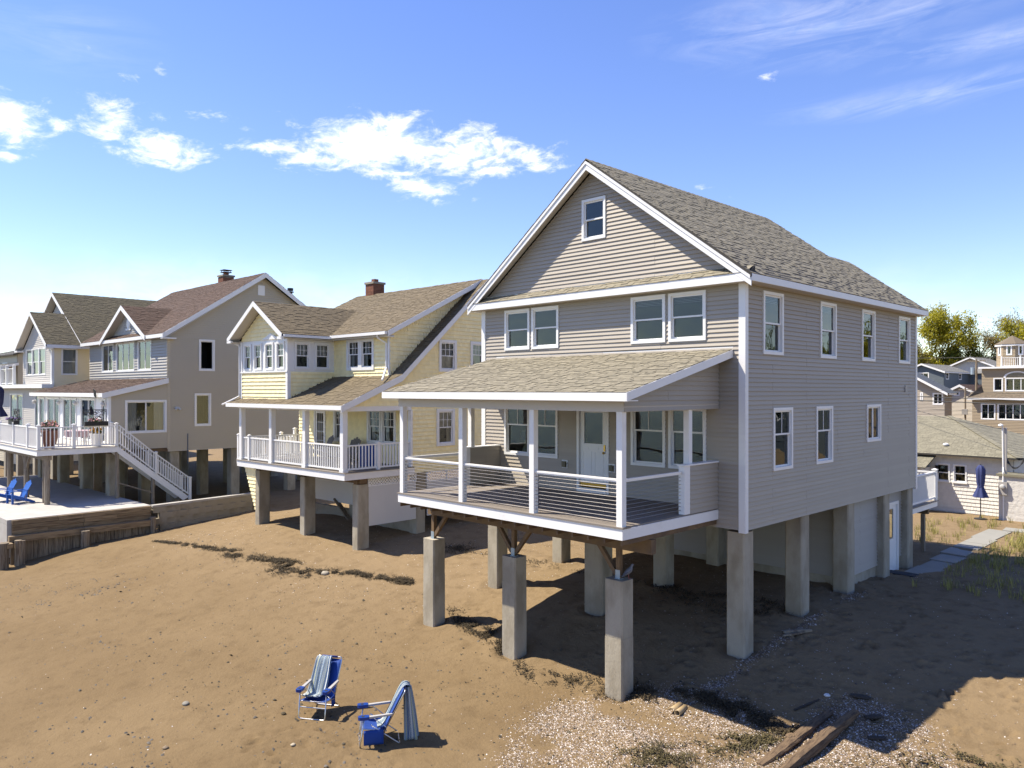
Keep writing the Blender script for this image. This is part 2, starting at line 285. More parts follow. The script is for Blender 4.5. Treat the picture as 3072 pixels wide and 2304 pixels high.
# ------------------------------------------------------------------ builders shared by the houses
Z = Vector((0, 0, 1))
def subtract(iv, cuts):
    out = [iv]
    for a, b in cuts:
        nx = []
        for p, q in out:
            if b <= p or a >= q: nx.append((p, q)); continue
            if a > p: nx.append((p, a))
            if b < q: nx.append((b, q))
        out = nx
    return [x for x in out if x[1]-x[0] > 0.004]
def wall(house, name, O, U, zb, zt, span, expo, ops, m, style='lap', lip=0.026, rows=True, rowname=None, wallmat=None, label=None):
    """a wall in the plane through O along U (outside is U x Z); span: (u0,u1) or a function of z; ops: openings (u0,u1,z0,z1)"""
    O = Vector(O); U = Vector(U).normalized(); N = U.cross(Z)
    sp = span if callable(span) else (lambda z: span)
    P = lambda u, z, d: O+U*u+Z*z+N*d
    brk = sorted(set([zb, zt]+[z for o in ops for z in o[2:4] if zb < z < zt]))
    if callable(span):
        brk = sorted(set(brk+list(np.linspace(zb, zt, 14))))
    mb = MB()
    for a, b in zip(brk[:-1], brk[1:]):
        l0, r0 = sp(a); l1, r1 = sp(b); c = (a+b)/2
        segs = subtract((max(l0, l1) if callable(span) else l0, min(r0, r1) if callable(span) else r0), [(o[0], o[1]) for o in ops if o[2] <= c <= o[3]])
        for p, q in segs: mb.quad(P(p, a, 0), P(q, a, 0), P(q, b, 0), P(p, b, 0))
    w = mb.build(name, wallmat or m, house)
    if label: w['label'] = label
    if not rows: return w
    k = 0; z0 = zb; jn = MB(); joint = random.uniform(.6, 1.6); rn = rowname or ('siding_board' if style == 'lap' else 'shingle_course')
    while z0 < zt-0.01:
        z1 = min(z0+expo, zt); mb = MB()
        bs = sorted(set([z0, z1]+[z for o in ops for z in o[2:4] if z0+0.003 < z < z1-0.003])); grp = []
        for a, b in zip(bs[:-1], bs[1:]):
            l0, r0 = sp(a); l1, r1 = sp(b); c = (a+b)/2
            segs = subtract((min(l0, l1), max(r0, r1)), [(o[0], o[1]) for o in ops if o[2] <= c <= o[3]])
            da = 0.004+lip*(1-(a-z0)/expo); db = 0.004+lip*(1-(b-z0)/expo)
            for p, q in segs:
                hit = [g for g in grp if any(x < q and y > p for x, y in g[0])]
                if hit:
                    g0 = hit[0]; g0[0].append((p, q))
                    for g in hit[1:]: g0[0].extend(g[0]); g0[1].add(g[1].v, g[1].f); grp.remove(g)
                else: g0 = [[(p, q)], MB()]; grp.append(g0)
                mb = g0[1]
                if style == 'lap':
                    pb = max(p, l1) if callable(span) else p; qb = min(q, r1) if callable(span) else q
                    pa = max(p, l0) if callable(span) else p; qa = min(q, r0) if callable(span) else q
                    if qa-pa < 0.01: continue
                    js = [(pa, pb, 0.0)]; jx = joint+(0.0 if (k//2) % 2 else 1.75)
                    while jx < 20:
                        if pa+.25 < jx < qa-.25 and pb+.25 < jx < qb-.25: js += [(jx, jx, js[-1][2]), (jx+.002, jx+.002, .0035-js[-1][2])]
                        jx += 3.6
                    js.append((qa, qb, js[-1][2])); nj = len(js); VS = [P(u_, a, da+t_) for u_, _, t_ in js]+[P(v_, b, db+t_) for _, v_, t_ in js]; FS = [(i_, i_+1, nj+i_+1, nj+i_) for i_ in range(nj-1)]
                    if a == z0: VS += [P(u_, a, 0) for u_, _, t_ in js]; FS += [(2*nj+i_, 2*nj+i_+1, i_+1, i_) for i_ in range(nj-1)]
                    mb.add(VS, FS)
                else:
                    u = p-(random.random()*0.1 if k % 2 else 0)
                    while u < q:
                        wd = random.uniform(0.10, 0.21); x0 = max(u, p); x1 = min(u+wd-0.006, q)
                        if x1-x0 > 0.015:
                            j = random.uniform(-0.006, 0.002) if a == z0 else 0; t = random.uniform(0, 0.004); xa0, xa1, xb0, xb1 = x0, x1, x0, x1
                            if callable(span): xa0, xa1, xb0, xb1 = max(x0, l0), min(x1, r0), max(x0, l1), min(x1, r1)
                            if xa1 < xa0: xa0 = xa1 = min(max(xa0, min(l0, l1)), max(r0, r1))
                            if xb1 < xb0: xb0 = xb1 = min(max(xb0, min(l0, l1)), max(r0, r1))
                            if xa1-xa0+xb1-xb0 > 0.02:
                                A, B, C_, D_ = P(xa0, a+j, da+t), P(xa1, a+j, da+t), P(xb1, b, db), P(xb0, b, db)
                                if a == z0: mb.add([A, B, C_, D_, P(xa0, a+j, 0), P(xa1, a+j, 0)], [(0, 1, 2, 3), (4, 5, 1, 0)])
                                else: mb.quad(A, B, C_, D_)
                        u += wd
        if rows == 'join':
            for g in grp: jn.add(g[1].v, g[1].f)
            grp = []
        for g in grp:
            if g[1].f:
                o = g[1].build(rn, m, w)
                if style != 'lap': o['kind'] = 'stuff'
        z0 = z1; k += 1
    if jn.f: tag(jn.build('siding', m, w), kind='stuff')
    return w
def window(house, O, U, u0, u1, z0, z1, kind='dh', grid=None, casing=0.07, curtain=None, m=None, split=0.5, n=2, depth=None, gm=None, name='window', blind=0.0, sill=False, label=None, room=True):
    O = Vector(O); U = Vector(U).normalized(); N = U.cross(Z); w = u1-u0; h = z1-z0; m = m or M['white']; gm = gm or M['glass']
    mx = axes(U, -N, Z, O+U*u0+Z*z0); c = casing
    f = MB(); y0, y1 = -0.046, 0.06
    f.box(0, c, y0, y1, 0, h).box(w-c, w, y0, y1, 0, h).box(c, w-c, y0, y1, h-c, h).box(c, w-c, y0, y1, 0, c)
    if sill: f.box(-0.03, w+0.03, -0.085, y0-0.002, -0.02, 0.045)
    W = f.build(name, m, house, mx=mx)
    if label: W['label'] = label
    iw0, iw1, ih0, ih1 = c, w-c, c, h-c
    def sash(nm, a, b, p, q, y, s=0.038, bars=None):
        k = MB(); k.box(a, a+s, y, y+0.03, p, q).box(b-s, b, y, y+0.03, p, q).box(a+s, b-s, y, y+0.03, q-s, q).box(a+s, b-s, y, y+0.03, p, p+s)
        S = k.build(nm, m, W)
        MB().quad((a+s, y+0.015, p+s), (b-s, y+0.015, p+s), (b-s, y+0.015, q-s), (a+s, y+0.015, q-s)).build('pane', gm, W)
        if bars:
            g = MB(); nx, nz = bars
            for i in range(1, nx): x = a+s+(b-a-2*s)*i/nx; g.box(x-0.009, x+0.009, y+0.004, y+0.013, p+s, q-s)
            for i in range(1, nz): zz = p+s+(q-p-2*s)*i/nz; g.box(a+s, b-s, y+0.003, y+0.012, zz-0.009, zz+0.009)
            g.build('muntin', m, W)
    if kind == 'dh':
        md = ih0+(ih1-ih0)*split
        sash('upper_sash', iw0, iw1, md-0.02, ih1, -0.004, bars=grid); sash('lower_sash', iw0, iw1, ih0, md+0.02, 0.032)
    elif kind in ('case', 'slider'):
        st = (iw1-iw0)/n
        for i in range(n): sash('sash', iw0+st*i+0.002, iw0+st*(i+1)-0.002, ih0, ih1, 0.0 if kind == 'case' or i % 2 == 0 else 0.034, bars=grid)
    elif kind == 'fixed':
        sash('sash', iw0, iw1, ih0, ih1, 0.01, s=0.03, bars=grid)
    if not room: return W
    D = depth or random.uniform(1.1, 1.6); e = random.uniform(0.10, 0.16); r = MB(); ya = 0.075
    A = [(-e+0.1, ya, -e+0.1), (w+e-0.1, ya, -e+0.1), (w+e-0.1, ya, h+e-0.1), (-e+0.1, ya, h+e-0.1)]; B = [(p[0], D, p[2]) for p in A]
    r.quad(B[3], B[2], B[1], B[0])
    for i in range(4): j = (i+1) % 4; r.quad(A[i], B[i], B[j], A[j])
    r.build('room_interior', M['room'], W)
    if curtain:
        cm = M['curtain']
        def cloth(a, b, p, q, y):
            k = 10; g = [[(a+(b-a)*i/k, y+0.012*math.sin(i*2.1+p), zz) for i in range(k+1)] for zz in (p, q)]
            MB().grid(g).build('curtain', cm, W)
        if 'full' in curtain: cloth(iw0, iw1, ih0, ih1, 0.12)
        if 'top' in curtain: cloth(iw0, iw1, ih0+(ih1-ih0)*0.52, ih1, 0.11)
        if 'sides' in curtain: cloth(iw0, iw0+0.27*(iw1-iw0), ih0, ih1, 0.125); cloth(iw1-0.27*(iw1-iw0), iw1, ih0, ih1, 0.125)
    if blind:
        k = MB(); zz = ih1
        while zz > ih1-(ih1-ih0)*blind: k.box(iw0+0.01, iw1-0.01, 0.09, 0.115, zz-0.022, zz-0.012); zz -= 0.035
        k.build('blind', M['blinds'], W)
    return W
class Shingles:
    """collects the tabs of one house; the biggest in view become objects, the rest one mesh"""
    TH = (0.008, 0.017); WD = (0.13, 0.19, 0.26)
    def __init__(s, house_mw, m, th=None): s.TH = th or s.TH; s.t = []; s.m = m; s.mw = house_mw; s.free = []
    def face(s, O, U, Wv, poly, expo=0.14, pri=0.0):
        """poly: function w -> (u0,u1), with length as poly.L"""
        O = Vector(O); U = Vector(U).normalized(); Wv = Vector(Wv).normalized(); N = U.cross(Wv).normalized()
        fn, Lw = poly; w = 0.0; k = 0
        while w < Lw-0.02:
            u0, u1 = fn(w+expo*0.4); u = u0-random.uniform(0, 0.3)
            while u < u1:
                i = random.randrange(3); wd = s.WD[i]; a = max(u, u0); b = min(u+wd, u1)
                if b-a > 0.02: s.t.append((O+U*a+Wv*w, U, Wv, N, b-a, min(expo*1.12, Lw-w), i if b-a > wd-1e-4 and Lw-w > expo*1.12 else -1, random.randrange(2), pri))
                u += wd
            w += expo; k += 1
        s.expo = expo
    @staticmethod
    def geo(mb, O, U, Wv, N, w, l, t):
        e = 0.004*U
        mb.add([O+e, O+U*w-e, O+e+N*t, O+U*w-e+N*t, O+e+Wv*l+N*(t-.0065), O+U*w-e+Wv*l+N*(t-.0065)], [(2, 3, 5, 4), (0, 1, 3, 2), (0, 2, 4), (1, 5, 3)])
    def finish(s, roof, nparts=300):
        cl = s.mw.inverted() @ CAMP
        order = sorted(range(len(s.t)), key=lambda i: (s.t[i][6] < 0, (s.t[i][0]-cl).length-s.t[i][8]))
        pick = set(i for i in order[:nparts] if s.t[i][6] >= 0); cache = {}; mb = MB()
        for i, (O, U, Wv, N, w, l, wi, ti, pr) in enumerate(s.t):
            if i in pick:
                key = (wi, ti, round(l, 3))
                if key not in cache:
                    q = MB(); s.geo(q, Vector((0, 0, 0)), Vector((1, 0, 0)), Vector((0, 1, 0)), Z, s.WD[wi], l, s.TH[ti]); cache[key] = q.mesh('shingle', s.m)
                inst('shingle', cache[key], roof, mx=axes(U, Wv, N, O))
            else: s.geo(mb, O, U, Wv, N, w, l, s.TH[ti])
        if mb.f: tag(mb.build('roof_shingles', s.m, roof), kind='stuff')
def rect(u0, u1, L): return (lambda w: (u0, u1), L)
def pier(house, x0, x1, y0, y1, zb, zt, ch=0.03, m=None, name='pier'):
    p = [(x0+ch, y0), (x1-ch, y0), (x1, y0+ch), (x1, y1-ch), (x1-ch, y1), (x0+ch, y1), (x0, y1-ch), (x0, y0+ch)]
    zs = zt-random.uniform(.55, 1.3)*(1 if zt > 1.5 else .5); q = [(x0+ch+.004, y0+.004), (x1-ch-.004, y0+.004), (x1-.004, y0+ch+.004), (x1-.004, y1-ch-.004), (x1-ch-.004, y1-.004), (x0+ch+.004, y1-.004), (x0+.004, y1-ch-.004), (x0+.004, y0+ch+.004)]
    k = MB().prism([(a, b, zb) for a, b in p], (0, 0, zs-zb)); n0 = len(k.v); k.prism([(a, b, zs) for a, b in q], (0, 0, zt-zs)); k.f.extend([(8+i, 8+(i+1) % 8, n0+(i+1) % 8, n0+i) for i in range(8)])
    return k.build(name, m or M['concrete'], house)
_bal = {}
def baluster(w, h, m):
    k = (round(w, 3), round(h, 3), m.name)
    if k not in _bal: _bal[k] = MB().box(-w/2, w/2, -w/2, w/2, 0, h).mesh('baluster', m)
    return _bal[k]
def railing(house, a, b, h=0.95, gap=0.12, w=0.035, low=0.09, m=None, rail=(0.07, 0.05), name='railing'):
    """a, b: deck-level end points (may slope)"""
    m = m or M['white']; a = Vector(a); b = Vector(b); up = Z
    k = MB(); k.bar(a+up*(h-rail[1]/2), b+up*(h-rail[1]/2), rail[0], rail[1]); k.bar(a+up*low, b+up*low, 0.045, 0.06)
    r = k.build(name, m, house)
    n = max(2, int((b-a).length/gap)); me = baluster(w, h-rail[1]-low-0.02, m)
    for i in range(n):
        p = a.lerp(b, (i+0.5)/n); inst('baluster', me, r, loc=p+up*(low+0.02))
    return r
def capped_post(house, x, y, z0, z1, w=0.11, m=None, name='railing_post'):
    m = m or M['white']; h = w/2; k = MB().box(x-h, x+h, y-h, y+h, z0, z1-0.03)
    k.box(x-h-0.02, x+h+0.02, y-h-0.02, y+h+0.02, z1-0.03, z1); k.add([(x-h, y-h, z1), (x+h, y-h, z1), (x+h, y+h, z1), (x-h, y+h, z1), (x, y, z1+0.035)], [(0, 1, 4), (1, 2, 4), (2, 3, 4), (3, 0, 4)])
    return k.build(name, m, house)
def gable_rakes(house, x0, y, xr, zr, x1, ze, t, h, m, name='rake_board'):
    """front-facing rake pair in the plane y (facing -Y), eaves at (x0,ze),(x1,ze), ridge (xr,zr); board h deep (measured upright), t thick"""
    for xe in (x0, x1):
        p = [(xe, y, ze-h), (xr, y, zr-h), (xr, y, zr), (xe, y, ze)]
        if xe > xr: p = [p[1], p[0], p[3], p[2]]
        MB().prism(p[::-1], (0, t, 0)).build(name, m, house)
# ------------------------------------------------------------------ ground
CTRL = np.array([(-7.5,-2.65,-.26),(-4.4,-2.65,-.33),(-1.3,-2.65,-.4),(0,0,.15),(-.05,2.86,.47),(-.05,5.72,.56),(-.05,8.6,.48),(-7.9,.07,.26),(-3.9,.07,.32),(-7.9,2.9,.48),(-4.07,2.9,.45),(0,11,.4),
 (-8,6,.6),(-4,6,.58),(-14.4,-.4,.27),(-17.9,-.5,.3),(-21.4,-.6,.39),(-27,-8.3,-.9),(-27,-5.3,-.47),(-27,-2.7,-.25),(-27.3,-1,-.17),(-27.8,3,0.02),(-24.5,-1.5,.02),(-24,2.5,.35),(-15,4,.6),(-20,4,.6),(-11,-1.2,.15),(-11,3,.5),
 (-5.4,-7.7,-.55),(-3.5,-7.6,-.55),(-12,-6,-.45),(-18,-5,-.3),(-22,-6,-.5),(-15,-12,-1.0),(-25,-14,-1.35),(-36,-14,-1.5),(-40,-9,-1.2),(0,-12,-.95),(8,-15,-1.1),(12,-8,-.5),(3.4,-1.4,-.27),(3.7,2.4,.1),(4.6,2.9,.2),(6,6,.5),(3,11,.6),(9,2,.2),
 (-0.5,14,.5),(-1,18,.5),(-1,23,.45),(3,20,.55),(10,20,.6),(-12,14,.5),(-30,14,.3),(-45,14,.3),(-30,4,.2),(16,-2,.2),(20,10,.6),(1.6,-3.2,-.4),(-30,-20,-1.75),(0,-20,-1.6),(14,-20,-1.6)], float)
def _tps(): 
    P = CTRL[:, :2]; d = np.linalg.norm(P[:, None]-P[None], axis=2); K = np.where(d > 0, d**2*np.log(d+1e-9), 0)+np.eye(len(P))*2.0
    Q = np.c_[np.ones(len(P)), P]; A = np.block([[K, Q], [Q.T, np.zeros((3, 3))]]); return np.linalg.solve(A, np.r_[CTRL[:, 2], 0, 0, 0])
TPW = _tps()
def gz_arr(x, y):
    x = np.asarray(x, float); y = np.asarray(y, float); sh = x.shape; X = np.c_[np.clip(x, -45, 20).ravel(), np.clip(y, -22, 24).ravel()]
    out = np.empty(len(X))
    for i in range(0, len(X), 20000):
        q = X[i:i+20000]; d = np.linalg.norm(q[:, None]-CTRL[None, :, :2], axis=2); K = np.where(d > 0, d**2*np.log(d+1e-9), 0)
        out[i:i+20000] = K @ TPW[:-3]+TPW[-3]+q @ TPW[-2:]
    out = np.clip(out, -1.9, 0.75).reshape(sh)
    out = out-np.clip(-22-y, 0, 60)*0.03
    return out
_NT = {}
def _vn(x, y, s, seed):
    """value noise"""
    T = _NT[seed] if seed in _NT else _NT.setdefault(seed, np.random.RandomState(seed).rand(256, 256)); x = x*s; y = y*s; xi = np.floor(x).astype(int); yi = np.floor(y).astype(int); fx = x-xi; fy = y-yi
    fx = fx*fx*(3-2*fx); fy = fy*fy*(3-2*fy); g = lambda a, b: T[a % 256, b % 256]
    return (g(xi, yi)*(1-fx)+g(xi+1, yi)*fx)*(1-fy)+(g(xi, yi+1)*(1-fx)+g(xi+1, yi+1)*fx)*fy
# footprints and scuffs: round the chairs and over the shaded sand to the right
rs = np.random.RandomState(11); DENT = []
for _ in range(46):
    a = rs.rand()*6.28; r = rs.rand()**0.6*1.5; DENT.append((-4.3+r*math.cos(a)*1.25, -7.9+r*math.sin(a)*0.8, rs.uniform(.06, .11), rs.uniform(.10, .16), rs.rand()*3.14, rs.uniform(.02, .05)))
for _ in range(330):
    DENT.append((rs.uniform(-1.5, 6.5), rs.uniform(-2.3, 9.5), rs.uniform(.06, .10), rs.uniform(.11, .17), rs.normal(1.2, .5), rs.uniform(.035, .075)))
for _ in range(90):
    DENT.append((rs.uniform(-9, 0), rs.uniform(-2, 5), rs.uniform(.06, .10), rs.uniform(.10, .16), rs.rand()*3.14, rs.uniform(.02, .05)))
def ground_detail(x, y):
    h = (_vn(x, y, .35, 1)-.5)*.10+(_vn(x, y, 1.1, 2)-.5)*.035+(_vn(x, y, 3.3, 3)-.5)*.02+(_vn(x, y, 8., 5)-.5)*.006
    h += (np.abs(_vn(x+.2*y, y*2.2, 1.6, 4)-.5))*.02*(_vn(x, y, .3, 9) > .45)
    return h
def axis(lo, hi, fine, ext0, ext1, g=1.13):
    a = list(np.arange(lo, hi, fine)); s = fine; p = lo
    L0 = []
    while p > ext0: s *= g; p -= s; L0.append(p)
    s = fine; p = a[-1]; L1 = []
    while p < ext1: s *= g; p += s; L1.append(p)
    return np.array(L0[::-1]+a+L1)
gx = axis(-29, 9, 0.075, -900, 900); gy = axis(-14.5, 12, 0.075, -160, 1500)
GX, GY = np.meshgrid(gx, gy, indexing='ij'); GZ = gz_arr(GX, GY)
near = (GX > -32) & (GX < 12) & (GY > -16) & (GY < 14)
GZ = GZ+np.where(near, ground_detail(GX, GY), 0)
BANK = [(1.5, -4.3, 1.9, .55, .12), (3.3, -3.4, .9, .9, .10), (0.3, -4.0, 1.2, .35, .08)]
def _add(x, y, rx, ry, h, rot=0.0, rim=False):
    i0, i1 = np.searchsorted(gx, (x-4*max(rx, ry), x+4*max(rx, ry))); j0, j1 = np.searchsorted(gy, (y-4*max(rx, ry), y+4*max(rx, ry)))
    A = GX[i0:i1, j0:j1]-x; B = GY[i0:i1, j0:j1]-y; c, s = math.cos(rot), math.sin(rot); p = (A*c+B*s)/rx; q = (-A*s+B*c)/ry; r2 = p*p+q*q
    GZ[i0:i1, j0:j1] += h*np.exp(-r2) if not rim else -h*np.exp(-r2*r2)+h*.5*np.exp(-(np.sqrt(r2)-1.45)**2*6)
for b in BANK: _add(*b)
for (px_, py_) in ((-7.7,-2.45),(-4.65,-2.45),(-1.53,-2.45),(-.27,.3),(-.27,3.1),(-.27,5.95),(-4.3,.3),(-8.1,.3),(-4.2,3.1),(-8.1,3.1)): _add(px_, py_, .40, .40, .07, 0, True)
for d in DENT: _add(d[0], d[1], d[3]*.8, d[2]*.9, d[5], d[4], True)
from bisect import bisect_right
_gxl, _gyl = list(gx), list(gy)
def gz(x, y):
    i = min(max(bisect_right(_gxl, x)-1, 0), len(gx)-2); j = min(max(bisect_right(_gyl, y)-1, 0), len(gy)-2)
    a = (x-gx[i])/(gx[i+1]-gx[i]); b = (y-gy[j])/(gy[j+1]-gy[j])
    return float((GZ[i, j]*(1-a)+GZ[i+1, j]*a)*(1-b)+(GZ[i, j+1]*(1-a)+GZ[i+1, j+1]*a)*b)
def sand_mat():
    m = bpy.data.materials.new('beach_sand'); m.use_nodes = True; nt = m.node_tree; N = nt.nodes; L = nt.links; b = N['Principled BSDF']
    b.inputs['Roughness'].default_value = 0.95; b.inputs['Specular IOR Level'].default_value = 0.15
    tc = N.new('ShaderNodeTexCoord')
    def noise(s, d, r=0.6): n = N.new('ShaderNodeTexNoise'); n.inputs['Scale'].default_value = s; n.inputs['Detail'].default_value = d; n.inputs['Roughness'].default_value = r; L.new(tc.outputs['Object'], n.inputs[0]); return n.outputs[0]
    def mix(f, a, c):
        x = N.new('ShaderNodeMix'); x.data_type = 'RGBA'; L.new(f, x.inputs[0])
        for i, q in ((6, a), (7, c)):
            if isinstance(q, tuple): x.inputs[i].default_value = (*q, 1)
            else: L.new(q, x.inputs[i])
        return x.outputs[2]
    def rng(v, a, c, o0=0.0, o1=1.0): r = N.new('ShaderNodeMapRange'); r.inputs[1].default_value = a; r.inputs[2].default_value = c; r.inputs[3].default_value = o0; r.inputs[4].default_value = o1; L.new(v, r.inputs[0]); return r.outputs[0]
    col = mix(rng(noise(0.25, 4), .38, .62), (0.178, 0.124, 0.064), (0.155, 0.106, 0.053))
    # dry paler sand higher up the beach
    sp = N.new('ShaderNodeSeparateXYZ'); L.new(tc.outputs['Object'], sp.inputs[0])
    ad = N.new('ShaderNodeMath'); ad.operation = 'ADD'; L.new(sp.outputs[2], ad.inputs[0])
    mm = N.new('ShaderNodeMath'); mm.operation = 'MULTIPLY'; L.new(noise(0.7, 3), mm.inputs[0]); mm.inputs[1].default_value = 0.5; L.new(mm.outputs[0], ad.inputs[1])
    col = mix(rng(ad.outputs[0], -.25, .45), col, (0.205, 0.146, 0.081))
    col = mix(rng(noise(2.3, 6, .7), .50, .70, 0, .6), col, (0.110, 0.073, 0.036))
    col = mix(rng(noise(140, 3, .8), .58, .72, 0, .55), col, (0.09, 0.06, 0.034))
    col = mix(rng(noise(220, 2, .8), .62, .75, 0, .5), col, (0.32, 0.26, 0.19))
    L.new(col, b.inputs['Base Color'])
    bp = N.new('ShaderNodeBump'); bp.inputs['Strength'].default_value = 0.9; bp.inputs['Distance'].default_value = 0.03
    h = N.new('ShaderNodeMath'); h.operation = 'ADD'; L.new(noise(9, 7, .68), h.inputs[0]); m2 = N.new('ShaderNodeMath'); m2.operation = 'MULTIPLY'; L.new(noise(90, 3, .7), m2.inputs[0]); m2.inputs[1].default_value = .22; L.new(m2.outputs[0], h.inputs[1])
    L.new(h.outputs[0], bp.inputs['Height']); L.new(bp.outputs[0], b.inputs['Normal'])
    return m
def build_ground():
    nx, ny = GX.shape; V = np.stack([GX.ravel(), GY.ravel(), GZ.ravel()], 1)
    ii, jj = np.meshgrid(np.arange(nx-1), np.arange(ny-1), indexing='ij'); a = (ii*ny+jj).ravel(); F = np.stack([a, a+ny, a+ny+1, a+1], 1)
    me = bpy.data.meshes.new('sand'); me.vertices.add(len(V)); me.vertices.foreach_set('co', V.ravel()); me.loops.add(F.size); me.loops.foreach_set('vertex_index', F.ravel().astype(np.int32))
    me.polygons.add(len(F)); me.polygons.foreach_set('loop_start', np.arange(0, F.size, 4, dtype=np.int32)); me.polygons.foreach_set('use_smooth', [True]*len(F)); me.update(); me.validate()
    me.materials.append(sand_mat()); o = inst('sand', me); tag(o, 'brown sand of the beach under and around the houses', 'sand', kind='structure')
build_ground()
wm = mat('sea_water', (0.018, 0.05, 0.055), 0.12, bump=0.6, bscale=1.2, bdist=0.25, spec=0.5)
tag(MB().quad((-900, -1500, -1.85), (900, -1500, -1.85), (900, -26, -1.85), (-900, -26, -1.85)).build('sea', wm), 'dark blue-green sea lying off the beach', 'sea', kind='structure')
# ------------------------------------------------------------------ the big grey house on piers
def main_house():
    H = thing('beach_house', 'two-storey grey vinyl-sided house on tall concrete piers with an open front porch', 'house')
    V = M['vinyl']; Wt = M['white']; EX = 0.1015
    FO = (-8.44, 0, 0); FU = (1, 0, 0); SO = (0, 0, 0); SU = (0, 1, 0)
    x2u = lambda x: x+8.44
    fw = [(a, b, 7.13, 8.27) for a, b in ((-7.49, -6.50), (-6.42, -5.42), (-3.03, -2.03), (-1.94, -.94))]
    fl = [(a, b, 4.16, 5.62) for a, b in ((-7.50, -6.51), (-6.44, -5.45), (-3.03, -2.03), (-1.94, -.94))]
    i = 0.03
    ops = [(x2u(a)+i, x2u(b)-i, c+i, d-i) for a, b, c, d in fw+fl]+[(x2u(-4.74), x2u(-3.75), 3.40, 5.50)]
    wall(H, 'front_wall', FO, FU, 2.93, 8.38, (0.10, 8.34), EX, ops, V)
    sl = 0.7407
    gsp = lambda z: (max(0.02, 4.22-(11.66-z)/sl), min(8.42, 4.22+(11.66-z)/sl))
    wall(H, 'gable_wall', FO, FU, 8.62, 11.64, gsp, EX, [(x2u(-4.6)+i, x2u(-3.82)-i, 9.86+i, 10.93-i)], V)
    su = [(.78, 1.75), (3.77, 4.73), (6.44, 7.39), (9.28, 10.24)]; slw = [(1.26, 2.23), (3.53, 4.51)]
    ops = [(a+i, b-i, 6.81+i, 8.24-i) for a, b in su]+[(a+i, b-i, 4.14+i, 5.59-i) for a, b in slw]+[(6.79+i, 7.83-i, 4.54+i, 5.59-i)]
    wall(H, 'side_wall', SO, SU, 2.93, 8.38, (0.10, 10.80), EX, ops, V)
    wall(H, 'far_side_wall', (-8.44, 10.87, 0), (0, -1, 0), 2.93, 8.38, (0.1, 10.77), EX, [], V, rows='join')
    wall(H, 'back_wall', (0, 10.87, 0), (-1, 0, 0), 2.93, 8.38, (0.1, 8.34), EX, [], V, rows='join')
    for (x, y, sx, sy) in ((0, 0, -1, 1), (-8.44, 0, 1, 1), (0, 10.87, -1, -1), (-8.44, 10.87, 1, -1)):
        ox = -sx*0.036; oy = -sy*0.036; k = MB()
        k.box(x+ox, x+sx*0.125, y+oy, y+sy*0.008, 2.87, 8.36); k.box(x+ox, x+sx*0.008, y+sy*0.008, y+sy*0.10, 2.87, 8.36)
        k.build('corner_board', Wt, H)
    # under the house
    MB().box(-8.40, -0.03, 0.03, 10.84, 2.94, 3.08).build('floor_underside', M['treated'], H)
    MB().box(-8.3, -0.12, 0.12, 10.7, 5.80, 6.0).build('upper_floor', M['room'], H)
    # windows
    for n, (a, b, c, d) in enumerate(fw): window(H, FO, FU, x2u(a), x2u(b), c, d, blind=0.16 if n > 1 else 0, depth=2.2+.1*n)
    for n, (a, b, c, d) in enumerate(fl): window(H, FO, FU, x2u(a), x2u(b), c, d, grid=(2, 1), split=0.60, depth=2.4+.13*n)
    window(H, FO, FU, x2u(-4.6), x2u(-3.82), 9.86, 10.93)
    for n, (a, b) in enumerate(su): window(H, SO, SU, a, b, 6.81, 8.24, blind=0.12, depth=1.5+.1*n)
    for n, (a, b) in enumerate(slw): window(H, SO, SU, a, b, 4.14, 5.59, grid=(2, 1), split=0.58, depth=1.6+.1*n)
    cw = window(H, SO, SU, 6.79, 7.83, 4.54, 5.59, kind='case', n=2, depth=1.0)
    # lamp and chair seen through the lower left front window are furniture of their own (built below)
    # front door
    D = MB(); x0, x1, z0, z1 = -4.77, -3.72, 3.36, 5.56
    D.box(x0, x0+.075, -.05, .08, z0, z1).box(x1-.075, x1, -.04, .08, z0, z1).box(x0+.075, x1-.075, -.04, .08, z1-.075, z1).box(x0+.075, x1-.075, -.06, .08, z0, z0+.11)
    D = D.build('front_door', Wt, H)
    a, b, p, q = x0+.09, x1-.09, z0+.14, z1-.085; g0, g1, gb, gt = a+.13, b-.13, 4.62, 5.42
    k = MB().box(a, g0, .0, .045, p, q).box(g1, b, .0, .045, p, q).box(g0, g1, .0, .045, p, gb).box(g0, g1, .0, .045, gt, q)
    for (u0, u1, w0, w1) in ((a+.10, a+.38, 3.66, 4.42), (b-.38, b-.10, 3.66, 4.42), (a+.26, b-.26, 4.46, 4.54)):
        t = .012; k.box(u0, u1, -.006, .001, w0, w0+t).box(u0, u1, -.006, .001, w1-t, w1).box(u0, u0+t, -.006, .001, w0+t, w1-t).box(u1-t, u1, -.006, .001, w0+t, w1-t)
    k.build('door_leaf', Wt, D); MB().quad((g0, .02, gb), (g1, .02, gb), (g1, .02, gt), (g0, .02, gt)).build('pane', M['glass'], D)
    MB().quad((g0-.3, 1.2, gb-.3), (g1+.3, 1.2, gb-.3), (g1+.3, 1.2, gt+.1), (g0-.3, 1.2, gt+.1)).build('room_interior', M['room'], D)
    MB().box(a, b, -.008, -.001, p, p+.10).build('kick_plate', M['brass'], D)
    MB().lathe([(.012, 0), (.012, .03), (.03, .05), (.032, .07), (.02, .085), (.004, .09)], n=12).build('door_knob', M['brass'], D, mx=Matrix.Translation((b-.06, -.001, 4.40)) @ Matrix.Rotation(R(90), 4, 'X'), smooth=True)
    MB().box(b-.085, b-.035, -.02, -.001, 4.44, 4.60).build('door_latch', M['brass'], D)
